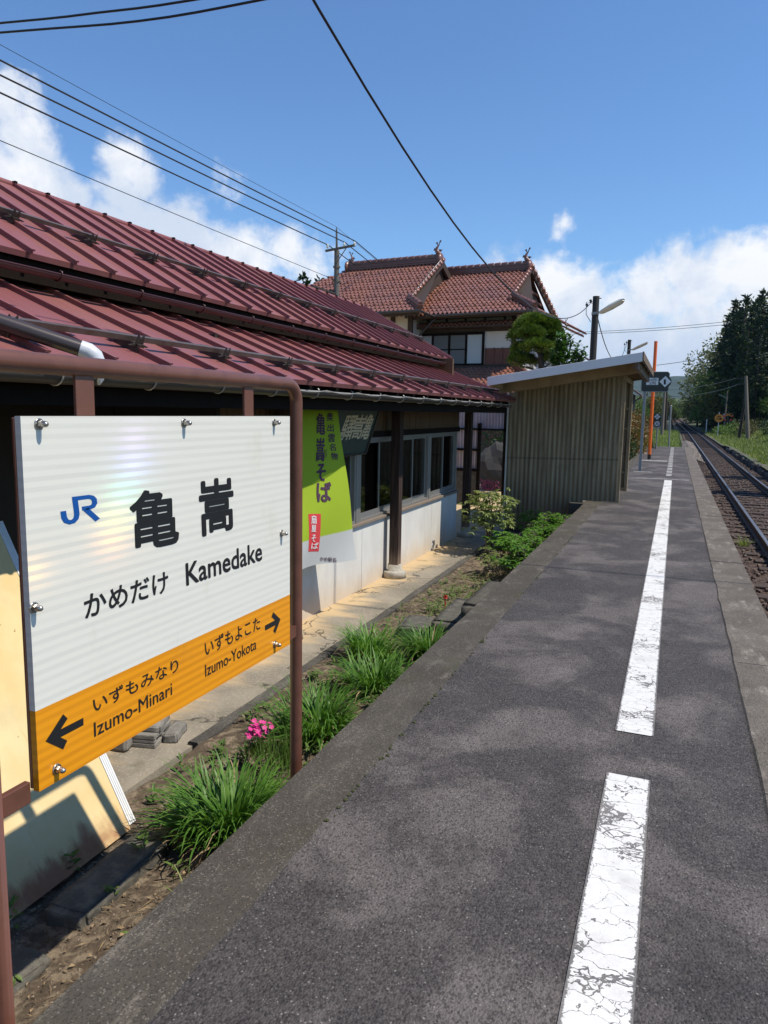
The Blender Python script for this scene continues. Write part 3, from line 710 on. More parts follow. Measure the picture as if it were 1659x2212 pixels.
# leaning cream sheet under the sign
bx, bz = -2.32, -.575
up = Vector((-.199, .032, .289)).normalized(); along = Vector((0, 1, 0)); nrm = along.cross(up).normalized()
if nrm.x < 0: nrm = -nrm
P0 = Vector((bx, 2.655, bz))
lb = bpy.data.objects.new('leaning_sheet', None); COL.objects.link(lb)
lb.location = P0; mrot = Matrix((-along, nrm, up)).transposed()
lb.rotation_euler = mrot.to_euler(); tag(lb, 'rust stained cream metal sheet leaning back behind the station sign', 'metal sheet')
def lbp(a, t, u): return P0+along*a+nrm*t+up*u
def lbox(a0, a1, t0, t1, u0, u1): return MB().add([lbp(a, t, u) for u in (u0, u1) for t in (t0, t1) for a in (a0, a1)], [(0, 2, 3, 1), (4, 5, 7, 6), (0, 1, 5, 4), (2, 6, 7, 3), (0, 4, 6, 2), (1, 3, 7, 5)])
lbox(-1.75, -.048, -.03, 0, 0, 1.72).build('panel', 'cream_sheet', lb)
for k in range(4): lbox(-.046+k*.0115, -.0365+k*.0115, -.03, .002, .02, 1.72).build('edge_trim', 'alu_trim', lb)

# blocks and kerb stones in the bed
def block(name, c, sx, sy, sz, rz, mat, label, cat, hollow=False, tilt=0.0, group=None):
    t = Matrix.Translation(c) @ Matrix.Rotation(rz, 4, 'Z') @ Matrix.Rotation(tilt, 4, 'Y'); mb = MB()
    if hollow:
        wl = .03
        mb.box(-sx/2, sx/2, -sy/2, sy/2, 0, wl, 0, t); mb.box(-sx/2, sx/2, -sy/2, sy/2, sz-wl, sz, 0, t)
        for yq in (-sy/2, -wl/2, sy/2-wl): mb.box(-sx/2+.002, sx/2-.002, yq+.001, yq+wl-.001, wl, sz-wl, 0, t)
    else:
        rough_box(mb, -sx/2, sx/2, -sy/2, sy/2, 0, sz, t, .010)
    return tag(mb.build(name, mat, bev=.006 if hollow else 0), label, cat, group)
block('concrete_block', onz(270, 1612, -.6)+Vector((0, 0, 0)), .10, .16, .09, .2, 'block', 'small pale concrete block left of the hollow block on the path', 'block')
hb = onz(322, 1597, -.6)
block('hollow_block', hb, .19, .24, .085, .25, 'block', 'hollow grey concrete block standing on the path behind the sign', 'block', True)
block('concrete_slab', hb+Vector((-.01, .02, .088)), .20, .22, .035, .35, 'block', 'flat grey slab lying on the hollow concrete block', 'slab')
block('concrete_offcut', hb+Vector((.12, .10, 0)), .09, .20, .055, .3, 'block', 'narrow grey concrete offcut beside the hollow block on the path', 'block')
block('kerb_stone', Vector((-2.13, 2.28, -.66)), .19, .60, .135, .05, 'block_dark', 'long dark stone under the lower edge of the cream sheet', 'stone')
block('kerb_stone', Vector((-2.12, 1.55, -.68)), .22, .55, .12, -.06, 'block_dark', 'dark stone in the deep shade below the left end of the cream sheet', 'stone')
block('step_block', Vector((-1.478, 6.42, -.60)), .285, 1.05, .42, 0, 'old_conc', 'upper weathered concrete step against the platform edge', 'step')
block('step_block', Vector((-1.79, 6.50, -.66)), .30, .95, .26, .03, 'block_dark', 'lower mossy concrete step down towards the station path', 'step')
block('flat_stone', Vector((-2.12, 6.25, -.60)), .28, .42, .11, .1, 'block_dark', 'flat grey stone in the bed beside the lower step', 'stone')

# ================================================================== STATION BUILDING
sb = thing('station_building', (-5.2, 6, -.6), 'long low wooden station building under two red sheet metal roofs', 'station building')
XW = -3.27; YB0, YB1 = -4.0, 11.5; YR0 = 4.8
def z3(x, y): return (594+.3255*x, 810+.3255*y)
# lower wall of cement panels with open joints
wl = MB(); seams = [YR0, 7.59, 10.17, YB1]
for a, b in zip(seams, seams[1:]): wl.box(XW-.03, XW, a+.003, b-.003, -.64, .155)
wl.box(XW-.06, XW-.031, YR0, YB1, -.64, .155)
wl.build('lower_wall', 'panel', sb)
MB().box(XW-.11, XW+.035, YR0, YB1, .156, .190).build('window_sill', 'sill', sb, bev=.004)
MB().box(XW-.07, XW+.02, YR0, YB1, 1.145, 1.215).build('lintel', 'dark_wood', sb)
sw = MB(); y = YR0
while y < YB1-.03: sw.box(XW-.03, XW-.006+random.uniform(-.002, .002), y+.003, y+.082, 1.216, 1.93); y += .085
sw.box(XW-.05, XW-.031, YR0, YB1, 1.216, 1.93); sw.build('slat_wall', 'slat_brown', sb)
MB().box(-9.0, XW-.12, YB1-.06, YB1, -.7, 2.3).box(XW-.12, XW, YB1-.05, YB1-.002, 1.216, 1.9).build('end_wall', 'slat_brown', sb)
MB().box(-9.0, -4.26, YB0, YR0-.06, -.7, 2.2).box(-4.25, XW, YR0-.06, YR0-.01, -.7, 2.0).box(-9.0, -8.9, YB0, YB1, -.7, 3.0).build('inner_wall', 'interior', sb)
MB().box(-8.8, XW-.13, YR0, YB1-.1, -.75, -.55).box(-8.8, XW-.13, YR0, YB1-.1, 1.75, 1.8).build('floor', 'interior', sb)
def window(y0, y1, n, closed):
    z0, z1 = .192, 1.143; x0, x1 = XW-.085, XW-.01
    fr = MB(); t = .035
    fr.box(x0, x1, y0, y0+t, z0, z1).box(x0, x1, y1-t, y1, z0, z1).box(x0, x1, y0+t, y1-t, z1-t, z1).box(x0, x1, y0+t, y1-t, z0, z0+.028)
    f = fr.build('window', 'alu', sb, bev=.002)
    wd = (y1-y0-2*t)/n
    for k in range(n):
        a = y0+t+k*wd-.012; b = y0+t+(k+1)*wd+.012; xo = x1-.022 if k % 2 == 0 else x1-.045
        s_ = MB(); q = .032
        s_.box(xo-.018, xo, a, a+q, z0+.03, z1-.036).box(xo-.018, xo, b-q, b, z0+.03, z1-.036).box(xo-.018, xo, a+q, b-q, z0+.03, z0+.09).box(xo-.018, xo, a+q, b-q, z1-.066, z1-.036)
        s_.build('sash', 'alu', f, bev=.002)
        MB().box(xo-.010, xo-.006, a+q, b-q, z0+.09, z1-.066).build('pane', 'glass', f)
for (a, b, n) in [(4.85, 7.42, 4), (7.53, 10.02, 4), (10.08, 11.47, 2)]: window(a, b, n, 0)
MB().box(XW-.10, XW+.0, 7.42, 7.53, .192, 1.143).box(XW-.1, XW, 10.02, 10.08, .192, 1.143).build('mullion', 'alu', sb, bev=.003)
def curtain(y0, y1):
    mb = MB(); vs = []; n = 40
    for i in range(n+1):
        y = y0+(y1-y0)*i/n; x = XW-.20+.022*math.sin(i*1.35)+.012*math.sin(i*.7)
        vs += [(x, y, .20), (x, y, 1.14)]
    return mb.add(vs, [(2*i, 2*i+2, 2*i+3, 2*i+1) for i in range(n)], 0, True).build('curtain', 'curtain', sb)
curtain(9.25, 9.75); curtain(10.3, 10.7); curtain(6.75, 7.1); curtain(11.05, 11.4)
# columns on stone bases under the eave
for i, (cx, cy) in enumerate([(-3.135, 5.60), (-3.14, 8.33), (-3.15, 11.66)]):
    c = MB().box(cx-.06, cx+.06, cy-.06, cy+.06, -.46, 1.70).build('column', 'post', sb, bev=.008)
    MB().lathe([(.0, 0), (.145, 0), (.138, .075), (.130, .082), (.100, .088), (.092, .092), (.086, .165), (.0, .168)], (cx, cy, -.6), n=28).build('column_base', 'stone_base', c)
MB().box(-3.21, -3.08, YB0, 12.0, 1.70, 1.82).build('beam', 'dark_wood', sb)

# lower pent roof and upper gable roof: flat pans between raised battens
def metal_roof(name, Xe, ze, sl, Xt, y0, y1, ystart, pitch, bw=.020, bh=.027, cap=False):
    mb = MB(); zf = lambda x: ze+sl*(Xe-x); L = math.hypot(1, sl); nx, nz = sl/L, 1/L
    th = .022
    # sheet and boarding
    mb.quad((Xe, y0, ze), (Xe, y1, ze), (Xt, y1, zf(Xt)), (Xt, y0, zf(Xt)))
    mb.quad((Xe-.012, y0, ze-th-.01), (Xt, y0, zf(Xt)-th), (Xt, y1, zf(Xt)-th), (Xe-.012, y1, ze-th-.01), mi=1)
    mb.quad((Xe, y0, ze), (Xe-.012, y0, ze-th-.01), (Xe-.012, y1, ze-th-.01), (Xe, y1, ze))
    mb.quad((Xe, y1, ze), (Xe-.012, y1, ze-th-.01), (Xt, y1, zf(Xt)-th), (Xt, y1, zf(Xt)))
    k = math.ceil((y0+.05-ystart)/pitch)
    while ystart+k*pitch < y1-.02:
        y = ystart+k*pitch; a = Vector((Xe+.022, y, ze-.022*sl)); b = Vector((Xt+.0, y, zf(Xt)))
        n = Vector((nx, 0, nz)); w_ = Vector((0, bw/2, 0)); o = len(mb.v)
        mb.add([a-w_, a-w_*.8+n*bh, a+w_*.8+n*bh, a+w_, b-w_, b-w_*.8+n*bh, b+w_*.8+n*bh, b+w_], [(0, 4, 5, 1), (1, 5, 6, 2), (2, 6, 7, 3), (0, 1, 2, 3), (4, 7, 6, 5)], 0)
        # lapped lip on the batten cover
        a2 = a+Vector((.006, 0, 0)); w2 = Vector((0, bw/2+.004, 0))
        mb.add([a2-w2+n*(bh-.008), a2-w2+n*(bh+.002), a2+w2+n*(bh+.002), a2+w2+n*(bh-.008), b-w2+n*(bh-.008), b-w2+n*(bh+.002), b+w2+n*(bh+.002), b+w2+n*(bh-.008)], [(0, 4, 5, 1), (1, 5, 6, 2), (2, 6, 7, 3), (0, 1, 2, 3)], 0)
        if cap: mb.box(Xt-.03, Xt+.055, y-.012, y+.012, zf(Xt)+.005, zf(Xt)+.024, 1)
        k += 1
    # folded edge along the right verge
    a = Vector((Xe+.01, y1, ze)); b = Vector((Xt, y1, zf(Xt)))
    mb.bar(a+Vector((0, .01, .005)), b+Vector((0, .01, .005)), .04, .06, 0)
    return mb.build(name, ['roof_red', 'dark_wood'], sb)
metal_roof('lower_roof', -2.5, 1.66, .41, -4.15, YB0, 12.15, 3.178, .403)
XRI = -5.17; ZRI = 2.33+.56*(XRI*-1-3.57)
metal_roof('upper_roof', -3.57, 2.33, .56, XRI, YB0, 11.92, 3.66, .338, cap=True)
MB().quad((XRI, YB0, ZRI), (XRI, 11.92, ZRI), (-9.2, 11.92, ZRI-.4*4.03), (-9.2, YB0, ZRI-.4*4.03)).tube([(XRI, YB0, ZRI+.0), (XRI, 11.93, ZRI+.0)], .03, 8).build('roof_back', 'roof_red', sb)
# boarding under the eaves and the dark wall between the two roofs
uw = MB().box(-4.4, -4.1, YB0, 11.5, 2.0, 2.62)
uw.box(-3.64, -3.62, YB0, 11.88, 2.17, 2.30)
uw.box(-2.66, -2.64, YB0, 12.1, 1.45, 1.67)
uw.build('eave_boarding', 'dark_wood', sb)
r0 = MB().bar((-2.52, 0, 1.59), (-3.3, 0, 1.91), .045, .06).build('rafter', 'dark_wood', sb); rl0 = r0.location.copy()
for k in range(35):
    c = r0 if k == 0 else r0.copy()
    if k: COL.objects.link(c); c.parent = sb
    c.location = rl0+Vector((0, YB0+.2+.455*k, 0))
MB().prism([(XRI+.03, ZRI-.06), (-3.62, 2.26), (-9.0, 1.2), (-9.0, 1.5)], lambda a, b, t: (a, t, b), 11.45, 11.5).build('gable_wall', 'slat_brown', sb)
def gutter(name, X, z, r, y0, y1, m, hk, lipm):
    mb = MB(); n = 9; vs = []
    for yq in (y0, y1):
        for k in range(n): a = math.pi+math.pi*k/(n-1); vs.append((X+r*math.cos(a), yq, z+r*math.sin(a)))
        for k in range(n): a = 2*math.pi-math.pi*k/(n-1); vs.append((X+(r-.004)*math.cos(a), yq, z+(r-.004)*math.sin(a)))
    N = 2*n
    mb.add(vs, [(k, (k+1) % N, N+(k+1) % N, N+k) for k in range(N)]+[tuple(range(n)), tuple(range(N, N+n))[::-1]], 0, True)
    mb.tube([(X+r-.002, y0, z), (X+r-.002, y1, z)], .0055, 6, 1)
    y = y0+.3
    while y < y1:
        arcp = [(X+(r+.004)*math.cos(a), y, z+(r+.004)*math.sin(a)) for a in [math.pi*1.05+k*math.pi*.95/7 for k in range(8)]]
        mb.tube(arcp+[(X+r+.004, y, z+.014), (X+r-.012, y, z+.022)], .005, 5, 2); y += hk
    return mb.build(name, [m, lipm, 'gutter_wire' if hk < .7 else m], sb)
gutter('gutter', -2.565, 1.588, .046, YB0, 12.0, 'gutter_dark', .62, 'gutter_wire')
gutter('gutter', -3.535, 2.232, .034, YB0, 11.75, 'gutter_red', .72, 'gutter_red')
# loose wire strung along the lower gutter
wp = []
for k in range(60):
    y = 2.7+k*.15; wp.append((-2.508, y, 1.598-.018*abs(math.sin(k*.78))))
MB().tube(wp, .0038, 5).build('strung_wire', 'gutter_wire', sb)
# snow guards
def snow_guard(X, zr, sl, y0, y1, pitch, ys):
    n = Vector((sl, 0, 1)).normalized()
    base = Vector((X, 0, zr)); b0 = base+n*.060
    mb = MB()
    tang = Vector((1, 0, -sl)).normalized()
    def at(y, t, u): return Vector((X, y, zr))+tang*t+n*u
    for (t0, t1, u0, u1) in [(-.018, .016, .070, .074), (.012, .016, .046, .070)]:
        mb.add([at(y, t, u) for y in (y0, y1) for (t, u) in ((t0, u0), (t1, u0), (t1, u1), (t0, u1))], [(0, 1, 5, 4), (1, 2, 6, 5), (2, 3, 7, 6), (3, 0, 4, 7), (0, 3, 2, 1), (4, 5, 6, 7)])
    g = mb.build('snow_guard', 'snow_bar', sb)
    y = ys
    while y < y1:
        if y > y0:
            br = MB(); f = lambda a, b, t: at(y+a, t, b)
            br.prism([(-.075, .036), (-.03, .046), (-.022, .10), (0, .072), (.022, .10), (.03, .046), (.075, .036), (.06, .030), (.02, .034), (0, .050), (-.02, .034), (-.06, .030)], f, .050, .057)
            br.add([at(y+a, t, u) for t in (-.09, .07) for (a, u) in ((-.026, .0), (-.026, .047), (.026, .047), (.026, .0))], [(0, 1, 2, 3), (7, 6, 5, 4), (0, 4, 5, 1), (1, 5, 6, 2), (2, 6, 7, 3)])
            br.add([at(y+a, t, u) for t in (-.12, -.08) for (a, u) in ((-.05, .044), (-.05, .05), (.05, .05), (.05, .044))], [(0, 1, 2, 3), (7, 6, 5, 4), (0, 4, 5, 1), (1, 5, 6, 2), (2, 6, 7, 3), (3, 7, 4, 0)])
            br.build('guard_bracket', 'snow_bracket', g)
        y += pitch
snow_guard(-2.735, 1.66+.41*.235, .41, -2, 12.0, .806, 3.178-.403*4)
snow_guard(-4.10, 2.33+.56*.53, .56, -2, 11.9, .676, 3.66-.338*6)
# downpipe that crosses the lower roof
def onroof(x, y, Xe, ze, s_):
    d = sight(x, y); return EYE+d*((ze+s_*Xe-CAMH)/(d.z+s_*d.x))
pa = onroof(0, 696, -2.5, 1.735, .41); pb = onroof(176, 754, -2.5, 1.735, .41); dd = (pb-pa).normalized()
MB().tube([pa-dd*1.0, pa+dd*.12], .036, 14).tube([pa+dd*.10, pb], .0345, 14).build('downpipe', 'pipe_brown', sb)
MB().tube([pb-dd*.005, pb+dd*.03, pb+dd*.055+Vector((0, 0, -.012)), pb+dd*.068+Vector((.0, 0, -.04)), pb+dd*.07+Vector((0, 0, -.10))], [.037, .037, .036, .034, .033], 14).build('pipe_elbow', 'white_pvc', sb)
fo = M('foil_wrap', (.62, .63, .66), .3, .3, 40, .9, 55, metal=.55)
q0 = onx(212, 806, -2.53)
MB().tube([q0+Vector((0, 0, .06)), q0, q0+Vector((.003, .004, -.03)), q0+Vector((0, .002, -.055))], [.020, .024, .021, .006], 10).build('foil_pipe_end', fo, sb)

# name plaque hung under the eave
pl_b = Vector((-3.19, 0, .975)); pl_t = Vector((-2.995, 0, 1.555))
pu = (pl_t-pl_b); PN = Vector((1, 0, -pu.x/pu.z)).normalized()
pq = thing('name_plaque', (-3.1, 6.75, 1.0), 'dark green board with cream brush characters tilted under the eave', 'name plaque')
def onpl(x, y):
    d = sight(x, y); t = (pl_b-EYE).dot(PN)/d.dot(PN); return EYE+d*t
def plp(y, k, t=0): return Vector((pl_b.x+pu.x*k, y, pl_b.z+pu.z*k))+PN*t
pbm = MB().add([plp(y, k, t) for k in (0, 1) for t in (-.025, 0) for y in (6.05, 7.47)], [(0, 2, 3, 1), (4, 5, 7, 6), (0, 1, 5, 4), (2, 6, 7, 3), (0, 4, 6, 2), (1, 3, 7, 5)]).build('board', 'plaque', pq)
tr = MB()
for (y0, y1, k0, k1) in [(6.05, 7.47, 0, .03), (6.05, 7.47, .97, 1.0), (6.05, 6.085, .031, .969), (7.435, 7.47, .031, .969)]:
    tr.add([plp(y, k, t) for k in (k0, k1) for t in (.001, .012) for y in (y0, y1)], [(0, 2, 3, 1), (4, 5, 7, 6), (0, 1, 5, 4), (2, 6, 7, 3), (0, 4, 6, 2), (1, 3, 7, 5)])
tr.build('rim', 'gutter_dark', pq)
mb = MB()
for ch, x0, x1, yb0, yb1, yt in [('驛', 412, 492, 437, 430, 268), ('嵩', 482, 562, 428, 424, 262), ('亀', 556, 612, 432, 424, 258)]:
    a = onpl(*z3(x0, yb0)); b = onpl(*z3(x1, yb1)); c = onpl(*z3(x0+(.36*(yb0-yt)), yt))
    letters(mb, ch, a, b, c, .014, lift=PN*.003)
mb.build('lettering', 'plaque_letters', pbm)

# banner
bn = thing('banner', (-2.97, 6.0, .9), 'tall lime green shop banner with brushed characters and a white foot', 'banner')
def bx_(px): return -3.03+(px-640)/128*.13
def onb(x, y): return onx(x, y, bx_(x))
def bpos(u, v):
    xl, xr = 648-10*v, 727+41*v; x = xl+(xr-xl)*u; yt = 855+1*u; ybm = 1234-28*u; y = yt+(ybm-yt)*v
    p = onb(x, y); fold = .014*math.sin(v*9+u*3)*(.3+v)+.018*math.sin(u*7+v*2)*v*v+.03*max(0, u-.75)*max(0, v-.6)*6
    return p+Vector((fold, 0, .012*math.sin(u*5)*v*v))
NU, NV = 24, 60
mb = MB().add([bpos(i/NU, j/NV) for j in range(NV+1) for i in range(NU+1)], [(j*(NU+1)+i, j*(NU+1)+i+1, (j+1)*(NU+1)+i+1, (j+1)*(NU+1)+i) for j in range(NV) for i in range(NU)], 0, True)
cl = mb.build('cloth', 'banner', bn)
MB().bar(bpos(-.03, 0)+Vector((0, 0, .012)), bpos(1.03, 0)+Vector((0, 0, .012)), .014, .014).build('top_rod', 'dark_wood', bn)
def uvb(x, y):
    for _ in range(1):
        v = (y-855)/(1234-28*.5-855)
    for _ in range(6):
        xl, xr = 648-10*v, 727+41*v; u = (x-xl)/(xr-xl); yt = 855+u; v = (y-yt)/(1234-28*u-yt)
    return u, v
def bletters(mb, body, x0, x1, y0, y1, bold=0, mi=0, lift=.004):
    p0 = z3(x0, y0); p1 = z3(x1, y1); uv, fs = glyphs(body)
    r = bold*abs(p1[1]-p0[1])
    for k, (da, db) in enumerate(RING if bold else [(0, 0)]):
        vs = []
        for (a, b) in uv:
            u, v = uvb(p0[0]+(p1[0]-p0[0])*a+da*r, p1[1]+(p0[1]-p1[1])*b+db*r); vs.append(bpos(u, v)+Vector((lift+.0001*k, -.001, 0)))
        mb.add(vs, fs, mi)
def bpatch(mb, x0, x1, y0, y1, mi=0, lift=.002, n=6):
    p0 = z3(x0, y0); p1 = z3(x1, y1); vs = []
    for j in range(n+1):
        for i in range(n+1):
            u, v = uvb(p0[0]+(p1[0]-p0[0])*i/n, p0[1]+(p1[1]-p0[1])*j/n); vs.append(bpos(u, v)+Vector((lift, 0, 0)))
    mb.add(vs, [(j*(n+1)+i, j*(n+1)+i+1, (j+1)*(n+1)+i+1, (j+1)*(n+1)+i) for j in range(n) for i in range(n)], mi, True)
mb = MB()
bletters(mb, '亀', 272, 332, 255, 395, .017); bletters(mb, '嵩', 278, 332, 420, 572, .017); bletters(mb, 'そ', 284, 338, 590, 702, .028); bletters(mb, 'ば', 280, 366, 712, 842, .026)
for ch, x0, x1, y0, y1 in [('奥', 342, 386, 250, 305), ('出', 350, 392, 325, 375), ('雲', 356, 401, 390, 445), ('名', 366, 406, 455, 502), ('物', 376, 416, 515, 562)]: bletters(mb, ch, x0, x1, y0, y1, .012)
bletters(mb, 'だ', 331, 351, 494, 520, .006); bletters(mb, 'け', 331, 351, 524, 550, .006); bletters(mb, 'かめ駅長', 314, 413, 1213, 1242, .008)
mb.build('lettering', 'banner_ink', cl)
mb = MB(); bpatch(mb, 262, 350, 150, 230); mb.build('stamp_patch', 'banner_pink', cl)
mb = MB()
for ch, x0 in (('駅', 268), ('嵩', 296), ('亀', 322)): bletters(mb, ch, x0, x0+25, 160, 222, .02, lift=.006)
mb.build('stamp_lettering', 'banner_ink', cl)
mb = MB(); bpatch(mb, 214, 300, 925, 1178); mb.build('red_panel', 'banner_red', cl)
mb = MB()
for ch, x0, x1, y0, y1 in [('扇', 230, 266, 935, 992), ('屋', 230, 264, 1000, 1047), ('そ', 232, 266, 1065, 1112), ('ば', 234, 290, 1118, 1162)]: bletters(mb, ch, x0, x1, y0, y1, .012, lift=.006)
mb.build('panel_lettering', 'banner_white', cl)

# ================================================================== WAITING SHELTER
def zs(x, y): return (918+.3255*x, 756+.3255*y)
YS = 12.643
sh = thing('waiting_shelter', (-1.8, 13.7, 0), 'open sided platform waiting shelter of grimy corrugated sheet with a pale fascia', 'shelter')
def corr(y, poly_top, x0, x1, zb, pitch=.076, amp=.009, dx=.0065):
    mb = MB(); n = int((x1-x0)/dx); vs = []
    for i in range(n+1):
        x = x0+(x1-x0)*i/n; yy = y+amp*math.sin(2*math.pi*x/pitch)-(.006 if int((x+2.72)/.66) % 2 else 0); vs += [(x, yy, zb(x)), (x, yy, poly_top(x))]
    return mb.add(vs, [(2*i, 2*i+2, 2*i+3, 2*i+1) for i in range(n)], 0, True)
def zb(x):
    if x > -1.385: return .012
    if x > -1.60: return -.02-(-1.385-x)*.95
    if x > -1.70: return -.24-(-1.6-x)*1.4
    return -.545
zt = lambda x: 2.126+.174*(x+.84)
corr(YS, zt, -2.72, -.842, zb).build('near_wall', 'corr', sh)
corr(14.75, lambda x: 2.1, -2.72, -.83, lambda x: .01 if x > -1.35 else -.5).build('far_wall', 'corr', sh)
bw = MB(); n = 280; vs = []
for i in range(n+1):
    y = YS+(14.75-YS)*i/n; vs += [(-2.70+.009*math.sin(2*math.pi*y/.076), y, -.5), (-2.70+.009*math.sin(2*math.pi*y/.076), y, 1.80)]
bw.add(vs, [(2*i, 2*i+2, 2*i+3, 2*i+1) for i in range(n)], 0, True).build('back_wall', 'corr', sh)
MB().box(-2.735, -2.715, YS-.022, YS+.05, -.56, 1.80).build('corner_trim', 'alu_trim', sh)
fr = MB().box(-.842, -.80, YS-.004, YS+.045, 0.0, 2.12).box(-.86, -.80, 14.70, 14.79, 0, 2.12).box(-.84, -.81, YS+.05, 14.7, 2.02, 2.10)
fr.box(-.98, -.86, 14.71, 14.735, .01, .07).box(-.98, -.86, 14.71, 14.735, .34, .38).box(-.98, -.86, 14.71, 14.735, 1.18, 1.22).box(-.98, -.86, 14.71, 14.735, 1.55, 1.6)
fr.build('front_frame', 'tan_wood', sh, bev=.003)
st = MB().box(-2.72, -1.62, YS+.02, 14.74, -.62, -.50).box(-1.60, -1.34, YS-.09, YS+.6, -.62, -.03).build('base_slab', 'old_conc', sh, bev=.01)
# roof
YF = 10.70; sl = .157
def rz(x): return 1.968+sl*(x+2.63)
rb = MB(); xa, xb_ = -2.63, -.49
rb.add([(x, y, rz(x)+t) for y in (YF+.022, 15.3) for x in (xa, xb_) for t in (-.03, -.004)], [(0, 1, 3, 2), (4, 6, 7, 5), (0, 4, 5, 1), (2, 3, 7, 6), (0, 2, 6, 4), (1, 5, 7, 3)])
rb.build('roof', 'shelter_roof', sh)
MB().add([(x, y, rz(x)+t) for y in (YF, YF+.02) for x in (xa-.004, xb_+.004) for t in (-.122, .004)], [(0, 1, 3, 2), (4, 6, 7, 5), (0, 4, 5, 1), (2, 3, 7, 6), (0, 2, 6, 4), (1, 5, 7, 3)]).build('fascia', 'fascia', sh, bev=.003)
def rbeam(y, x0, x1, w_, d0, d1, name, m):
    mb = MB(); xm = x0+(x1-x0)*.50
    for (p, q) in ((x0, xm-.002), (xm+.002, x1)):
        mb.add([(x, yy, rz(x)+t) for yy in (y, y+w_) for x in (p, q) for t in (d0, d1)], [(0, 1, 3, 2), (4, 6, 7, 5), (0, 4, 5, 1), (2, 3, 7, 6), (0, 2, 6, 4), (1, 5, 7, 3)])
    return mb.build(name, m, sh)
rbeam(11.5, -2.63, -.53, .045, -.215, -.032, 'rafter', 'tan_wood')
rbeam(12.62, -2.60, -.53, .045, -.16, -.032, 'rafter', 'tan_wood'); rbeam(13.7, -2.6, -.53, .045, -.16, -.032, 'rafter', 'tan_wood'); rbeam(14.76, -2.6, -.53, .045, -.16, -.032, 'rafter', 'tan_wood')
MB().box(-.60, -.545, YF+.1, 15.25, rz(-.57)-.20, rz(-.57)-.034).box(-.488, -.472, YF, 15.3, rz(-.49)-.10, rz(-.49)+.01).build('edge_beam', 'weathered', sh)
MB().box(-2.62, -2.57, YF+.1, 15.25, rz(-2.6)-.15, rz(-2.6)-.034).box(-2.69, -2.61, 14.85, 14.93, -.6, rz(-2.65)-.05).build('post', 'tan_wood', sh)

# ================================================================== POLES AND SIGNS ON THE PLATFORM
def z4(x, y): return (1242+.2513*x, 594+.2513*y)
# stop board
p = onz(1382, 1017); YJ = p.y
js = thing('stop_sign', p, 'black stop board with white plate and number 1 diamond on a grey post', 'railway sign')
MB().box(p.x-.035, p.x+.035, YJ-.02, YJ+.02, 0, 2.50).build('post', 'grey_post', js, bev=.004)
def jp(x, y, t=0): q = ony(*z4(x, y), YJ-.03-t); return q
a, b = jp(568, 1002), jp(815, 833)
def rrect(x0, x1, z0, z1, r, n=5):
    out = []
    for (cx, cz, a0) in ((x1-r, z1-r, 0), (x0+r, z1-r, 90), (x0+r, z0+r, 180), (x1-r, z0+r, 270)):
        out += [(cx+r*math.cos(R_(a0+90*i/n)), cz+r*math.sin(R_(a0+90*i/n))) for i in range(n+1)]
    return out
fxz = lambda x, z, t: (x, YJ-.03-t, z)
mb = MB().prism(rrect(a.x, b.x, a.z, b.z, .06), fxz, 0, .02)
jb_ = mb.build('board', 'sign_black', js)
rim = rrect(a.x, b.x, a.z, b.z, .06); MB().tube([fxz(x, z, .012) for x, z in rim]+[fxz(*rim[0], .012)], .012, 6).build('rim', 'grey_post', js)
a, b = jp(612, 945), jp(719, 885)
pl = MB().prism([(a.x, a.z), (b.x, a.z), (b.x, b.z), (a.x, b.z)], fxz, .021, .026).build('plate', 'sign_white', js)
mb = MB()
def jl(body, x0, x1, y0, y1, bold): letters(mb, body, jp(x0, y1, .027), jp(x1, y1, .027), jp(x0, y0, .027), bold)
jl('120形', 619, 712, 888, 914, .008); jl('2両', 637, 696, 917, 943, .008); mb.build('lettering', 'ink', pl)
mb = MB(); c = jp(776, 917); mb.lathe([(.0, 0), (.150, 0), (.150, .012), (0, .012)], (c.x, YJ-.052, c.z), (0, -1, 0), 28, smooth=False); mb.build('disc', 'sign_black', js)
dm = MB().prism([(c.x-.140, c.z), (c.x, c.z-.142), (c.x+.140, c.z), (c.x, c.z+.142)], fxz, .036, .040).build('diamond', 'sign_white', js)
mb = MB(); jl2 = lambda: letters(mb, '1', jp(764, 941, .042), jp(781, 941, .042), jp(764, 897, .042), .012); jl2(); mb.build('numeral', 'ink', dm)
# orange pole
p = onz(1402, 992); t = ony(1417, 737, p.y)
op_ = thing('orange_pole', p, 'tall bright orange pole with a black foot beyond the stop board', 'pole')
MB().tube([p+Vector((0, 0, .16)), t], .054, 14).build('shaft', 'orange_paint', op_)
MB().tube([p, p+Vector((0, 0, .162))], .057, 14).build('foot', 'sign_black', op_)
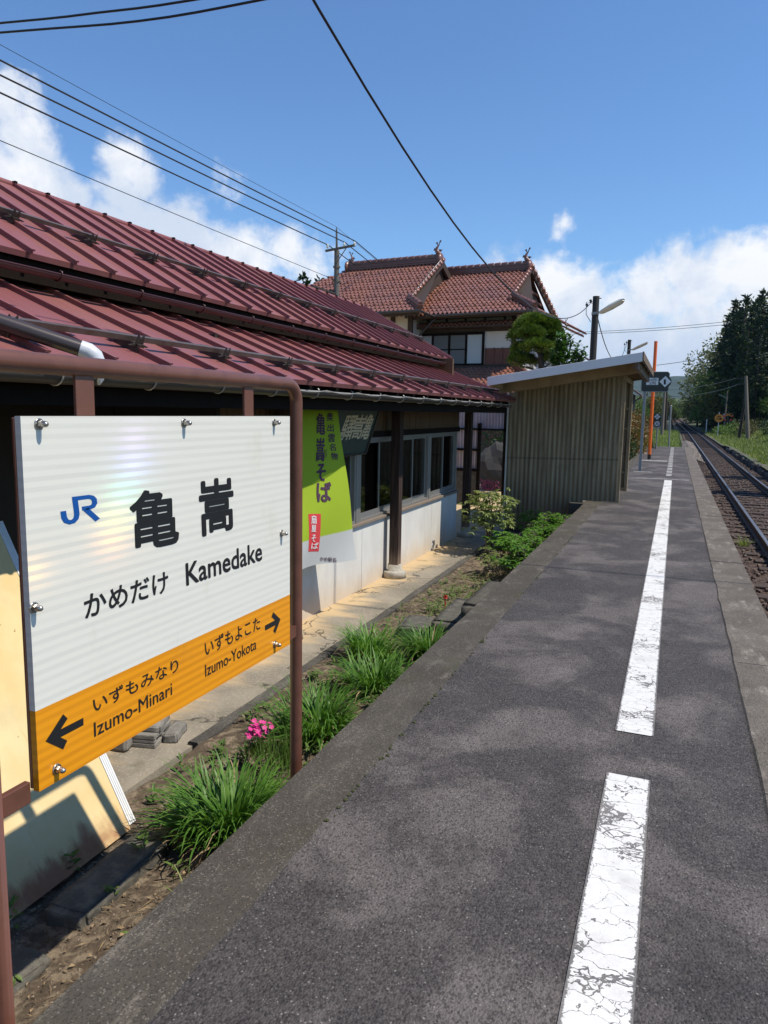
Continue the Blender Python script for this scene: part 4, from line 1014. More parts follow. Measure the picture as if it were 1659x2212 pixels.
# twin disc marker
p = onz(*z4(695, 1495)); Y = p.y
dp = thing('disc_marker', p, 'grey post carrying two black discs with white crossed squares', 'railway sign')
top = ony(*z4(708, 1195), Y)
MB().tube([p, Vector((p.x+.02, Y, top.z))], .032, 10).build('post', 'grey_post', dp)
for (cx, cy, rot) in ((708, 1218, 45), (706, 1278, 0)):
    c = ony(*z4(cx, cy), Y-.05); R0 = .158
    d_ = MB().lathe([(0, 0), (R0, 0), (R0, .015), (0, .015)], (c.x, c.y, c.z), (0, -1, 0), 28, smooth=False).build('disc', 'sign_black', dp)
    mb = MB(); q = .055; g = .010
    for k in range(4):
        if rot: 
            o = Vector((math.cos(R_(90*k+0))*.073, 0, math.sin(R_(90*k))*.073)); s_ = .062
            mb.add([c+o+Vector((s_*math.cos(R_(90*j)), -.018, s_*math.sin(R_(90*j)))) for j in range(4)], [(0, 1, 2, 3)])
        else:
            m_ = Matrix.Rotation(R_(90*k), 4, 'Y'); e = .105; tri = [Vector((-e+.018, -.018, e)), Vector((e-.018, -.018, e)), Vector((0, -.018, .018))]
            mb.add([c+(m_ @ v) for v in tri], [(0, 1, 2)])
    mb.build('crossed_square', 'sign_white', d_)
p = onz(*z4(806, 1475)); t = ony(*z4(826, 1128), p.y)
tag(MB().tube([p, t], .038, 10).lathe([(.045, 0), (.045, .03), (.0, .05)], t, n=10).build('bare_post', 'grey_post'), 'short plain grey steel post at the far end of the platform', 'post')

# lamp posts
def lamp_post(px0, px1, Y, base, lamp_a, lamp_b, label):
    t = ony(*px0, Y); b = ony(*px1, Y); b = b+(b-t)*((t.z-0)/max(.01, (t.z-b.z))-1)
    lp = thing('lamp_post', (t.x, Y, 0), label, 'lamp post', 'lamp posts along the platform')
    r = .075
    pm = MB().tube([Vector((t.x, Y, -.1)), Vector((t.x, Y, t.z))], [r*1.12, r], 14).build('post', 'pole_dark', lp)
    a = ony(*lamp_a, Y-.1); e = ony(*lamp_b, Y-.45); d = e-a; L = d.length; d.normalize(); side = d.cross(Vector((0, 0, 1))).normalized(); u = side.cross(d).normalized()
    def P(s_, w_, h_): return a+d*s_+side*w_+u*h_
    secs = [(.0, .05, .03), (.06, .075, .05), (.45*L, .11, .065), (L-.08, .105, .06), (L, .06, .03)]
    mb = MB(); vs = []
    for (s_, w_, h_) in secs: vs += [P(s_, -w_, 0), P(s_, -w_*.8, h_*.6), P(s_, -w_*.35, h_), P(s_, w_*.35, h_), P(s_, w_*.8, h_*.6), P(s_, w_, 0)]
    n = len(secs); mb.add(vs, [(i*6+k, i*6+k+1, (i+1)*6+k+1, (i+1)*6+k) for i in range(n-1) for k in range(5)]+[(0, 1, 2, 3, 4, 5), tuple((n-1)*6+k for k in range(5, -1, -1))], 0, True)
    mb.build('lamp_casing', 'lamp_white', lp)
    mb = MB(); vs = []
    for (s_, w_, h_) in secs: vs += [P(s_, -w_*.98, .0), P(s_, -w_*.5, -h_*.8), P(s_, w_*.5, -h_*.8), P(s_, w_*.98, .0)]
    mb.add(vs, [(i*4+k, i*4+k+1, (i+1)*4+k+1, (i+1)*4+k) for i in range(n-1) for k in range(3)]+[(0, 1, 2, 3), tuple((n-1)*4+k for k in range(3, -1, -1))], 0, True)
    mb.build('diffuser', 'lamp_glass', lp)
    MB().bar(Vector((t.x, Y-.07, a.z)), a+d*.08, .05, .04).lathe([(.088, -.03), (.088, .03)], (t.x, Y, a.z), n=14).build('lamp_bracket', 'grey_post', lp)
    ins = MB(); c = Vector((t.x-.07, Y-.05, t.z-.16))
    for k in range(2): ins.lathe([(.02, 0), (.035, .015), (.022, .03), (.036, .045), (.02, .07)], c+Vector((-.08*k-.03, 0, .02-.09*k)), (-.4, 0, 1), 8)
    ins.tube([c, c+Vector((-.14, 0, .03)), c+Vector((-.13, 0, -.25)), c+Vector((-.02, 0, -.42))], .008, 5).tube([Vector((t.x-.02, Y, t.z-.05)), Vector((t.x+.12, Y, t.z-.05))], .012, 5)
    ins.build('insulator', 'gutter_dark', lp)
    return Vector((t.x-.10, Y-.05, t.z-.14)), Vector((t.x+.05, Y-.05, t.z-.45))
l1a, l1b = lamp_post((1288, 640), (1277, 800), 18.0, 0, (1297, 676), (1347, 648), 'nearer tall dark lamp post with a white tube lamp behind the shelter')
l2a, l2b = lamp_post((1360, 734), (1357, 765), 35.0, 0, (1366, 756), (1399, 740), 'farther dark lamp post with its lamp just above the shelter roof')
def wire(name, pts, r, label, cat='wire', group=None):
    return tag(MB().tube(pts, r, 6).build(name, 'wire'), label, cat, group)
def sag(a, b, s, n=24):
    a = Vector(a); b = Vector(b); return [a.lerp(b, i/n)-Vector((0, 0, s*4*(i/n)*(1-i/n))) for i in range(n+1)]
wp = [Vector((-1.93, y, 2.885+.0206*(y-9.6)**2)) for y in [-4+.65*k for k in range(21)]]+[Vector((-1.93+(l1a.x+1.93)*t, 9.65+(l1a.y-9.65)*t, 2.885+(l1a.z-2.885)*t*t)) for t in [k/12 for k in range(1, 13)]]
def smooth_pts(p, n=4):
    out = []
    for i in range(len(p)-1):
        p0, p1, p2, p3 = p[max(0, i-1)], p[i], p[i+1], p[min(len(p)-1, i+2)]
        for k in range(n):
            t = k/n; out.append(.5*((2*p1)+(p2-p0)*t+(2*p0-5*p1+4*p2-p3)*t*t+(3*p1-p0-3*p2+p3)*t**3))
    return out+[p[-1]]
wire('lamp_cable', wp, .0085, 'black cable sagging from overhead down to the nearer lamp post', 'cable')
wire('lamp_cable', sag(l1b, l2a, .9), .012, 'thin cable sagging between the two lamp posts', 'cable')
wire('overhead_cable', smooth_pts([Vector(q) for q in [(-14, 7.3, 6.75), (-7.8, 7.02, 5.955), (-6.33, 7, 5.81), (-5.08, 7, 5.72), (-2.5, 7.0, 5.64), (0, 7.05, 5.72), (4, 7.15, 6.1), (9, 7.3, 6.9)]]), .0125, 'upper of the two thick black cables crossing the top left sky', 'cable', 'thick cables overhead')
wire('overhead_cable', smooth_pts([Vector(q) for q in [(-14, 7.25, 6.6), (-7.8, 7, 5.84), (-5.76, 7, 5.63), (-4.24, 7, 5.575), (-2, 7.0, 5.56), (0, 7.05, 5.66), (4, 7.15, 6.1), (9, 7.3, 6.9)]]), .0125, 'lower of the two thick black cables crossing the top left sky', 'cable', 'thick cables overhead')

# utility pole behind the roof and its lines
up_ = thing('utility_pole', (-12.4, 26, -.6), 'grey utility pole with a crossarm rising behind the red station roof', 'utility pole')
MB().tube([(-12.4, 26, -.7), (-12.4, 26, 7.45)], [.135, .10], 14).tube([(-12.4, 26, 7.45), (-12.42, 26, 8.15)], [.05, .035], 8).lathe([(.03, 0), (.045, .02), (.012, .20)], (-12.42, 26, 8.1), n=8).build('pole', 'concrete_pole', up_)
MB().bar((-12.80, 25.85, 7.43), (-11.58, 25.85, 7.56), .075, .075).bar((-12.4, 25.86, 6.9), (-11.95, 25.86, 7.48), .025, .025).lathe([(.14, -.03), (.14, .03)], (-12.4, 26, 6.85), n=12).lathe([(.15, -.03), (.15, .03)], (-12.4, 26, 6.35), n=12).build('crossarm', 'concrete_pole', up_)
for dx in (-.32, .38, .80):
    MB().lathe([(.02, 0), (.05, .03), (.03, .06), (.055, .09), (.03, .13), (.015, .17)], (-12.4+dx, 25.85, 7.52), n=10).build('insulator', 'lamp_white', up_)
MB().bar((-12.4, 25.9, 5.85), (-12.75, 24.6, 5.95), .06, .06).box(-12.62, -12.52, 25.8, 26.0, 5.6, 6.0).build('stay_arm', 'gutter_dark', up_)
for k, (x0, z0, x1, z1, r, lab) in enumerate([(-12.4, 8.22, -12.4, 8.30, .006, 'thin earth wire highest above the station roof'), (-12.4, 7.76, -11.6, 7.72, .018, 'topmost thick power line above the station roof'),
        (-12.4, 7.45, -12.02, 7.70, .018, 'middle thick power line above the station roof'), (-12.4, 7.23, -12.72, 7.65, .018, 'lowest thick power line above the station roof'), (-12.4, 6.77, -12.4, 6.35, .009, 'thin telephone wire low above the station roof')]):
    a = Vector((x0, -12, z0+.12)); b = Vector((x1, 25.9, z1))
    pts = [a.lerp(b, i/30)-Vector((0, 0, .22*4*(i/30)*(1-i/30)*0.5)) for i in range(31)]+[Vector((x1-.6*i, 26+7*i, z1-.35*i+.02*i*i)) for i in range(1, 6)]
    wire('power_line', pts, r, lab, 'wire', 'lines on the utility pole')
# far poles left of the line
for i, (bx_p, tx_p, Yp, r, lab) in enumerate([((745, 1380), (772, 1004), 82, .16, 'thick brown timber pole nearest along the left of the track'), ((778, 1340), (790, 1000), 108, .17, 'timber pole second along the left of the track'), ((850, 1332), (803, 1092), 118, .13, 'leaning dark pole farthest along the left of the track')]):
    b = ony(*z4(*bx_p), Yp); t = ony(*z4(*tx_p), Yp)
    tag(MB().tube([b-Vector((0, 0, .5)), t], [r*1.1, r*.8], 10).build('timber_pole', 'pole_wood' if i < 1 else 'bark'), lab, 'pole', 'poles along the left of the track')
for (x0, y0, x1, y1, Yp, r, m, lab) in [(800, 1335, 808, 1210, 112, .05, 'sign_white', 'slim white marker post between the leaning poles'), (1128, 1335, 1134, 1240, 100, .09, 'sign_white', 'white marker post right of the level crossing')]:
    b = ony(*z4(x0, y0), Yp); t = ony(*z4(x1, y1), Yp); tag(MB().bar(b-Vector((0, 0, .3)), t, r*2, r).build('marker_post', m), lab, 'post')
# right of the line
p = onz(*z4(1490, 1415), -.6); t = ony(*z4(1470, 868), p.y)
rp = thing('timber_utility_pole', p, 'weathered pale timber utility pole leaning on the right bank', 'utility pole')
MB().tube([p-Vector((0, 0, .4)), t], [.19, .13], 12).build('pole', 'pole_wood', rp)
p2 = p+Vector((-.75, 1.2, 0)); MB().tube([p2-Vector((0, 0, .4)), t.lerp(p, .25)], [.15, .11], 10).build('strut', 'bark', rp)
MB().bar(t+Vector((-.9, 0, -.25)), t+Vector((.5, 0, -.2)), .09, .09).bar(t+Vector((-.5, 0, -.75)), t+Vector((.1, 0, -.75)), .08, .08).build('crossarm', 'bark', rp)
wire('pole_wire', sag(t+Vector((-.85, 0, -.2)), (-3.1, 42, 2.75), .35), .016, 'upper black wire from the stop board towards the right bank pole', 'wire', 'wires to the right bank pole')
wire('pole_wire', sag(t+Vector((-.45, 0, -.7)), (-3.1, 42, 2.60), .55), .016, 'lower black wire from the stop board towards the right bank pole', 'wire', 'wires to the right bank pole')
wire('valley_wire', sag((-13.7, 100, 12.1), (7.5, 100, 13.2), .25), .03, 'upper thin wire across the clouds over the far track', 'wire', 'wires over the far track')
wire('valley_wire', sag((-13.7, 100, 11.88), (7.5, 100, 12.85), .25), .03, 'lower thin wire across the clouds over the far track', 'wire', 'wires over the far track')
wire('valley_wire', sag((-2.8, 100, 7.8), (12, 100, 10.9), .35), .035, 'lowest pale wire rising from behind the shelter to the cedars', 'wire', 'wires over the far track')
b = ony(*z4(1285, 1280), 97); t = ony(*z4(1312, 995), 97)
cp = thing('crossing_pole', b, 'slim grey pole with a small arm by the level crossing lights', 'pole')
MB().tube([b-Vector((0, 0, .8)), t], [.10, .07], 8).build('pole', 'pole_wood', cp); MB().bar(t+Vector((-.9, 0, -.45)), t+Vector((.05, 0, -.9)), .07, .07).box(t.x-.3, t.x-.05, 96.8, 97.1, t.z-3.3, t.z-2.7).build('arm', 'grey_post', cp)
c = ony(*z4(1238, 1231), 84); rs = thing('round_sign', (c.x, 84, -.3), 'round orange trackside sign on a pale post by the bank', 'railway sign')
MB().bar((c.x, 84.05, -.6), (c.x, 84.05, c.z+.62), .12, .06).build('post', 'sign_white', rs)
rd = MB().lathe([(0, 0), (.42, 0), (.42, .03), (0, .03)], (c.x, 83.98, c.z), (0, -1, 0), 24, smooth=False).build('disc', 'orange_sign', rs)
mb = MB(); letters(mb, '警笛', (c.x-.17, 83.93, c.z+.10), (c.x+.17, 83.93, c.z+.10), (c.x-.17, 83.93, c.z+.26), .02); letters(mb, '七番', (c.x-.28, 83.93, c.z-.18), (c.x+.28, 83.93, c.z-.18), (c.x-.28, 83.93, c.z+.06), .02); mb.build('lettering', 'lattice', rd)
c = ony(*z4(1315, 1235), 95); xs_ = thing('crossing_signal', (c.x, 95, -.3), 'level crossing signal with red lamps on a short mast', 'crossing signal')
MB().tube([(c.x, 95, -.5), (c.x, 95, c.z+.8)], .06, 8).bar((c.x-.55, 94.95, c.z-.3), (c.x+.55, 94.95, c.z-.3), .06, .22).build('mast', 'sign_black', xs_)
MB().bar((c.x-.30, 94.9, c.z+.62), (c.x+.30, 94.9, c.z+.30), .03, .08).bar((c.x-.30, 94.86, c.z+.30), (c.x+.30, 94.86, c.z+.62), .03, .08).build('crossbuck', 'orange_sign', xs_)
for (dx, dz) in ((-.42, .30), (.42, .30), (-.32, -.14), (.32, -.14)): MB().lathe([(0, 0), (.13, 0), (.13, .06), (.09, .10), (0, .12)], (c.x+dx, 94.85, c.z+dz), (0, -1, 0), 12).build('lamp', 'red_lamp', xs_)

# ================================================================== TILED HOUSE BEYOND
H0 = Vector((-5.6, 26.5, 0)); HU = Vector((1, -.093, 0)).normalized(); HW = Vector((.093, 1, 0)).normalized()
def hp(u, w_, z): return H0+HU*u+HW*w_+Vector((0, 0, z))
def hu(px, py, w_):
    d = sight(px, py); t = ((H0-EYE).dot(HW)+w_)/d.dot(HW); q = EYE+d*t; return (q-H0).dot(HU), q.z
hs = thing('tiled_house', hp(-4, 3, -.6), 'two storey house with glazed red brown tile roofs and fish ridge ornaments behind the station', 'house')
def hbox(u0, u1, w0, w1, z0, z1, mb=None):
    mb = mb or MB(); return mb.add([hp(u, w_, z) for z in (z0, z1) for w_ in (w0, w1) for u in (u0, u1)], [(0, 2, 3, 1), (4, 5, 7, 6), (0, 1, 5, 4), (2, 6, 7, 3), (0, 4, 6, 2), (1, 3, 7, 5)])
def tile_roof(E0, eu, ev, W, L, umin, umax, tw=.172, tl=.285, snow=(2, 5, 8, 11, 14), name='roof', parent=None, m='tile', ph=0.0):
    """pan tiles course by course: wave across, lapped butt edges down the slope"""
    n = eu.cross(ev).normalized()
    if n.z < 0: n = -n
    mb = MB(); nc = int(round(L/tl)); sub = 6
    hw = lambda s: .026*(math.sin(2*math.pi*s)+.28*math.sin(4*math.pi*s+.9))
    for c in range(nc):
        v0 = c*tl; v1 = v0+tl+.02; vm = v0+tl*.5
        a, b = umin(vm/L), umax(vm/L); c0 = math.floor(a/tw); c1 = math.ceil(b/tw)
        for t in range(c0, c1):
            ua, ub = max(a, t*tw), min(b, (t+1)*tw)
            if ub-ua < .02: continue
            vs = []
            for k in range(sub+1):
                u = ua+(ub-ua)*k/sub; hgt_ = hw(u/tw+ph); dip = .042*math.cos(2*math.pi*(u/tw+ph)-1.2)
                for (vv, hh) in ((v0+dip, hgt_+.0), (v0+dip, hgt_+.042), (v0+dip+.015, hgt_+.052), (v1, hgt_+.006)): vs.append(E0+eu*u+ev*vv+n*hh)
            mb.add(vs, [(k*4+j, (k+1)*4+j, (k+1)*4+j+1, k*4+j+1) for k in range(sub) for j in range(3)], 0, False)
            for f in range(sub*3): mb.sm[-1-f] = (f % 3) != 2
            if c in snow and t % 2 == 0:
                cc = E0+eu*((t+.28)*tw)+ev*(v0+.05)+n*(.06)
                ring = [cc+eu*(.075*math.cos(q))+ev*(-.03*math.sin(q))+n*(.04*math.sin(q)) for q in [math.pi*j/7 for j in range(8)]]
                mb.tube(ring, .016, 5)
    return mb.build(name, m, parent or hs)
def ridge(a, b, h, wd, name='ridge', orn=True):
    a = Vector(a); b = Vector(b); d = (b-a).normalized(); mb = MB()
    for k in range(4): mb.bar(a+Vector((0, 0, h*(k+.5)/4.6)), b+Vector((0, 0, h*(k+.5)/4.6)), wd*(1.0-.10*k)+.05*(k % 2), h/4.6-.012, 0)
    L = (b-a).length; m_ = int(L/.28)
    for k in range(m_):
        q = a+d*(L*(k+.5)/m_)+Vector((0, 0, h*.92)); mb.tube([q-d*.13, q+d*.10], [.085, .10], 8)
    for e in ((a, b) if orn else ()):
        s_ = 1 if e is b else -1
        mb.lathe([(0, -.05), (wd*.95, -.04), (wd*1.0, .05), (wd*.5, .1), (0, .1)], e+Vector((0, 0, h*.45)), d*s_, 12)
    return mb.build(name, 'tile_ridge', hs)
def shachi(p, s=1.0, flip=1):
    p = Vector(p); mb = MB(); k = s*.72
    f = HU*flip
    pts = [p+f*(.16*k)+Vector((0, 0, .06*k)), p+f*(.05*k)+Vector((0, 0, .13*k)), p+f*(-.05*k)+Vector((0, 0, .25*k)), p+f*(-.05*k)+Vector((0, 0, .40*k)), p+f*(.02*k)+Vector((0, 0, .52*k)), p+f*(.10*k)+Vector((0, 0, .60*k))]
    mb.tube(pts, [.10*k, .13*k, .11*k, .075*k, .045*k, .02*k], 8)
    def fin(q, a, b): mb.add([q, q+a, q+b, q+a*.5+b*.2+HW*.02], [(0, 1, 3), (1, 2, 3), (2, 0, 3), (0, 2, 1)])
    fin(pts[4], f*(-.15*k)+Vector((0, 0, .16*k)), f*(-.03*k)+Vector((0, 0, .20*k))); fin(pts[4], f*(.20*k)+Vector((0, 0, .24*k)), f*(.10*k)+Vector((0, 0, .28*k)))
    fin(pts[2], f*(-.20*k)+Vector((0, 0, .05*k)), f*(-.12*k)+Vector((0, 0, .2*k))); fin(pts[1], f*(.24*k)+Vector((0, 0, .16*k)), f*(.04*k)+Vector((0, 0, .22*k)))
    return mb.build('ridge_ornament', 'tile_ridge', hs)
zE, zR, wE, wR = 4.93, 7.00, -1.0, 3.0
ev = (HW*(wR-wE)+Vector((0, 0, zR-zE))); LS = ev.length; ev.normalize()
# right block: irimoya front slope
tile_roof(hp(0, wE, zE), HU, ev, 5, LS, lambda v: -5.2, lambda v: (1.0-1.15*v/.3 if v < .3 else -.15-.25*(v-.3)), name='roof')
hbox(-5.2, .9, wE+.02, wE+.10, zE-.14, zE-.01).build('eave_board', 'house_wood', hs)
MB().add([hp(-5.2, wE+.05, zE-.03), hp(.95, wE+.05, zE-.03), hp(-.4, wR, zR-.03), hp(-5.2, wR, zR-.03)], [(0, 1, 2, 3)]).add([hp(-.4, wR, zR), hp(-5.2, wR, zR), hp(-5.2, 7.2, zE), hp(-.4, 7.2, zE)], [(0, 1, 2, 3)]).build('roof_boarding', 'house_wood', hs)
ridge(hp(-5.0, wR, zR+.02), hp(-.42, wR, zR+.02), .30, .24)
shachi(hp(-.55, wR, zR+.30), 1.0, 1)
# verge, gable and skirt at the right end
vg = MB(); vg.bar(hp(-.22, -.05, zE+.48), hp(-.36, wR, zR+.05), .10, .20).bar(hp(-.36, wR, zR+.05), hp(.0, 7.3, zE-.1), .10, .20); vg.build('verge_board', 'house_wood', hs)
vt = MB()
for k in range(14):
    q = hp(-.30, wR, zR+.12).lerp(hp(.03, 7.4, zE+.0), k/13); vt.lathe([(0, -.12), (.09, -.11), (.09, .1), (0, .11)], q, (0, 1, -.5), 8)
for k in range(12):
    q = hp(-.34, wR, zR+.12).lerp(hp(-.17, -.0, zE+.60), k/11); vt.lathe([(0, -.12), (.085, -.11), (.085, .1), (0, .11)], q, (0, 1, .5), 8)
vt.build('verge_tiles', 'tile', hs)
MB().add([hp(-.5, .2, zE+.5), hp(-.5, wR, zR-.15), hp(-.5, 6.4, zE+.3)], [(0, 1, 2)]).build('gable', 'house_wood', hs)
gb = MB()
for k in range(3): gb.bar(hp(-.46, 1.2+.5*k, zE+.7+.32*k), hp(-.46, 5.6-.5*k, zE+.7+.32*k), .05, .10)
gb.build('gable_beam', 'lattice', hs)
sk = MB()
tile_roof(hp(1.0, wE, zE), HW, (HU*-1.15+Vector((0, 0, .62))).normalized(), 8, 1.3, lambda v: .25+1.0*v, lambda v: 8.2, snow=(), name='skirt_roof')
ridge(hp(1.0, wE, zE+.02), hp(-.15, .1, zE+.60), .16, .20, 'hip_ridge', False)
shachi(hp(.25, -.35, zE+.42), .55, 1)
# left, taller block
tE, tR, vE, vR = 4.93, 7.28, -2.2, 1.9
ev2 = (HW*(vR-vE)+Vector((0, 0, tR-tE))); L2 = ev2.length; ev2.normalize()
u1, _ = hu(985, 625, vE); u1 = -3.02; 
tile_roof(hp(0, vE, tE), HU, ev2, 7, L2, lambda v: -11.5+3.3*v, lambda v: (u1+.35-.85*v/.22 if v < .22 else u1-.5-.25*(v-.22)), name='roof')
MB().add([hp(-11.5, vE+.05, tE-.03), hp(u1+.3, vE+.05, tE-.03), hp(u1-.7, vR, tR-.03), hp(-8.2, vR, tR-.03)], [(0, 1, 2, 3)]).add([hp(u1-.7, vR, tR), hp(-8.2, vR, tR), hp(-11, 6, tE), hp(u1-.7, 6, tE)], [(0, 1, 2, 3)]).build('roof_boarding', 'house_wood', hs)
ridge(hp(-7.95, vR, tR+.02), hp(u1-.72, vR, tR+.02), .32, .26)
shachi(hp(u1-.85, vR, tR+.32), 1.05, 1); shachi(hp(-7.8, vR, tR+.30), .9, -1)
vg = MB(); vg.bar(hp(u1-.50, vE+.95, tE+.50), hp(u1-.66, vR, tR+.02), .12, .26).bar(hp(u1-.66, vR, tR+.02), hp(u1-.60, 3.6, tR-1.0), .12, .24); vg.build('verge_board', 'house_wood', hs)
MB().bar(hp(u1-.49, vE+.90, tE+.58), hp(u1-.64, vR-.05, tR+.14), .03, .09).bar(hp(u1-.64, vR-.05, tR+.14), hp(u1-.58, 3.4, tR-.75), .03, .09).build('verge_trim', 'plaster', hs)
vt = MB()
for k in range(13):
    q = hp(u1-.60, vR, tR+.14).lerp(hp(u1-.50, vE+1.0, tE+.62), k/12); vt.lathe([(0, -.12), (.08, -.11), (.08, .1), (0, .11)], q, (0, 1, .5), 8)
vt.build('verge_tiles', 'tile', hs)
ridge(hp(u1+.30, vE+.05, tE+.03), hp(u1-.55, vE+.9, tE+.50), .20, .24, 'hip_ridge', False)
MB().add([hp(u1-.75, vE+.9, tE-.1), hp(u1-.75, vR, tR-.1), hp(u1-.75, 5, tE-.1)], [(0, 1, 2)]).build('gable', 'house_wood', hs)
hbox(-11, u1+.25, vE+.03, vE+.10, tE-.15, tE-.01).build('eave_board', 'house_wood', hs)
gt = MB(); gt.tube([hp(-11, vE-.08, tE-.06), hp(u1+.35, vE-.08, tE-.03)], .055, 8).tube([hp(u1+.38, vE-.06, tE-.05), hp(u1+.38, vE+1.2, tE-.10)], .05, 8).tube([hp(u1-1.5, vE-.1, tE-.1), hp(u1-1.45, vE-.05, tE-.5), hp(u1-.7, vE+.9, tE-1.25)], .04, 7).tube([hp(u1+.38, vE+1.2, tE-.12), hp(u1-.5, vE+.95, tE-1.1)], .04, 7)
gt.tube([hp(-3.0, wE-.08, zE-.07), hp(.98, wE-.08, zE-.04)], .055, 8)
gt.build('gutter', 'gutter_dark', hs)
# walls
hbox(-11, u1-.55, -1.0, 5.5, -.7, tE+.1).build('wall', 'plaster', hs)
hbox(-5.5, 0, 0, 6.0, -.7, zE+.2).build('wall', 'plaster', hs)
tb = MB()
for u in (-4.35, -5.3, u1-.62): hbox(u-.09, u+.09, -1.04, -.95, 2.4, tE, tb)
for (a, b, c, d) in [(-6.6, u1-.53, 4.30, 4.42)]: hbox(a, b, -1.045, -.99, c, d, tb)
for u in (-4.0, -.02): hbox(u-.07, u+.07, -.03, .1, 2.5, zE, tb)
hbox(-1.28, -1.12, -.035, .05, 3.2, 4.6, tb); hbox(-4.1, .05, -.03, .05, 4.88, 5.1, tb); hbox(-4.1, .05, -.03, .05, 4.38, 4.52, tb)
for k in range(5): hbox(-3.4+.75*k, -3.32+.75*k, -.03, .04, 4.52, 4.9, tb)
hbox(-4.0, .05, -.06, .0, 3.05, 3.2, tb)
tb.build('timber', 'house_wood', hs)
# small tiled hood over the window band
evh = (HW*.55+Vector((0, 0, .17))).normalized()
tile_roof(hp(0, -.62, 4.58), HU, evh, 5, .58, lambda v: -4.3, lambda v: .12, snow=(), name='window_hood', m='tile_ridge')
hbox(-4.25, .1, -.60, -.02, 4.50, 4.55).build('hood_board', 'house_wood', hs)
# windows
wu = lambda x: -3.72+(x-190)*(3.72-1.14)/(755-190)
wf = MB(); z0, z1 = 3.24, 4.28
hbox(-3.76, -1.10, -.10, -.0, z1, z1+.09, wf); hbox(-3.76, -1.10, -.12, -.0, z0-.06, z0, wf)
for x in (190, 318, 465, 612, 755): hbox(wu(x)-.035, wu(x)+.035, -.09, -.0, z0, z1, wf)
W_ = wf.build('window', 'dark_wood', hs)
for (a, b, m) in ((193, 316, 'frosted'), (320, 463, 'screen'), (467, 610, 'screen'), (615, 752, 'frosted')):
    hbox(wu(a)+.03, wu(b)-.03, -.05, -.03, z0, z1).build('pane', m, W_)
    if m == 'screen': hbox(wu(a)+.02, wu(b)-.02, -.07, -.052, z0+.50, z0+.54).build('rail', 'dark_wood', W_)
hbox(-3.7, -2.55, -.02, -.004, 4.33, 4.42).add([], []).build('transom', 'plaster', hs)
lt = MB(); hbox(-1.06, -.06, -.04, -.005, 3.18, 3.78, lt)
for k in range(5): hbox(-1.06, -.06, -.06, -.041, 3.22+.13*k, 3.25+.13*k, lt)
for u in (-1.04, -.72, -.40, -.08): hbox(u-.02, u+.02, -.075, -.061, 3.18, 3.80, lt)
lt.build('lattice', 'lattice', hs)
# ground floor roof
e3 = (HW*2.4+Vector((0, 0, 1.0))).normalized()
tile_roof(hp(0, -2.5, 2.10), HU, e3, 6, 2.6, lambda v: -5.5, lambda v: 1.9-1.9*v, snow=(2,), name='lower_roof')
MB().add([hp(-5.5, -2.48, 2.05), hp(1.9, -2.48, 2.05), hp(.05, -.05, 3.03), hp(-5.5, -.05, 3.03)], [(0, 1, 2, 3)]).build('roof_boarding', 'house_wood', hs)
hbox(-5.5, .1, -.20, -.02, 3.04, 3.16).build('flashing_board', 'house_wood', hs)
tile_roof(hp(1.9, -2.5, 2.10), HW, (HU*-1.9+Vector((0, 0, 1.0))).normalized(), 6, 2.1, lambda v: 2.3*v, lambda v: 9.0, snow=(), name='side_roof')
ridge(hp(1.85, -2.45, 2.14), hp(.05, -.1, 3.06), .18, .22, 'hip_ridge', False)
MB().add([hp(1.85, -2.4, 2.05), hp(1.85, 6.4, 2.05), hp(0, 6.4, 3.0), hp(0, 0, 3.0)], [(0, 1, 2, 3)]).build('roof_boarding', 'house_wood', hs)
hbox(-5.5, 1.2, -1.4, 6, -.7, 2.4).build('wall', 'house_wood', hs)
# far side slope falling to the right
u2, z2_ = hu(1219, 709, 3.0)
tile_roof(hp(u2, 3.0, z2_), HW, (hp(.75, 3.0, zE)-hp(u2, 3.0, z2_)).normalized(), 5, (hp(.75, 3.0, zE)-hp(u2, 3.0, z2_)).length, lambda v: 0.2, lambda v: 3.5, snow=(), name='wing_roof')
shachi(hp(u2, 3.2, z2_+.1), .5, 1)

# ================================================================== VEGETATION
rnd = random.Random(11)
def blade(mb, p, az, L, w_, lean, droop, n=5, mi=0):
    d = Vector((math.cos(az), math.sin(az), 0)); s_ = Vector((-d.y, d.x, 0)); vs = []; q = Vector(p); ang = lean
    for i in range(n+1):
        t = i/n; ww = w_*(1-t**2.2)*.5+.0006
        vs += [q-s_*ww, q+d*(ww*.35)-Vector((0, 0, ww*.35)), q+s_*ww] if False else [q-s_*ww, q+s_*ww]
        ang2 = lean+droop*t*t; q = q+(d*math.sin(ang2)+Vector((0, 0, math.cos(ang2))))*(L/n)
    mb.add(vs, [(2*i, 2*i+1, 2*i+3, 2*i+2) for i in range(n)], mi, True)
def clump(c, n, L, rad, w_=.0145):
    mb = MB()
    bias = rnd.uniform(0, 6.28)
    for i in range(n):
        az = rnd.uniform(0, 6.283); rr = rad*math.sqrt(rnd.random())*(1+.3*math.cos(az-bias)); o = Vector((math.cos(az)*rr, math.sin(az)*rr, 0)); az2 = az+rnd.gauss(0, .7)
        k = min(1, rr/rad); dry = rnd.random() < .06; L_ = L*(rnd.uniform(.5, .9) if rnd.random() < .25 else 1)
        blade(mb, c+o+Vector((0, 0, -.02)), az2, L_*rnd.uniform(.55, 1.15), w_*rnd.uniform(.5, 1.25), rnd.uniform(.05, .40)+.42*k+(.35 if dry else 0), rnd.uniform(.5, 2.6), 5, 1 if dry else 0)
    return mb
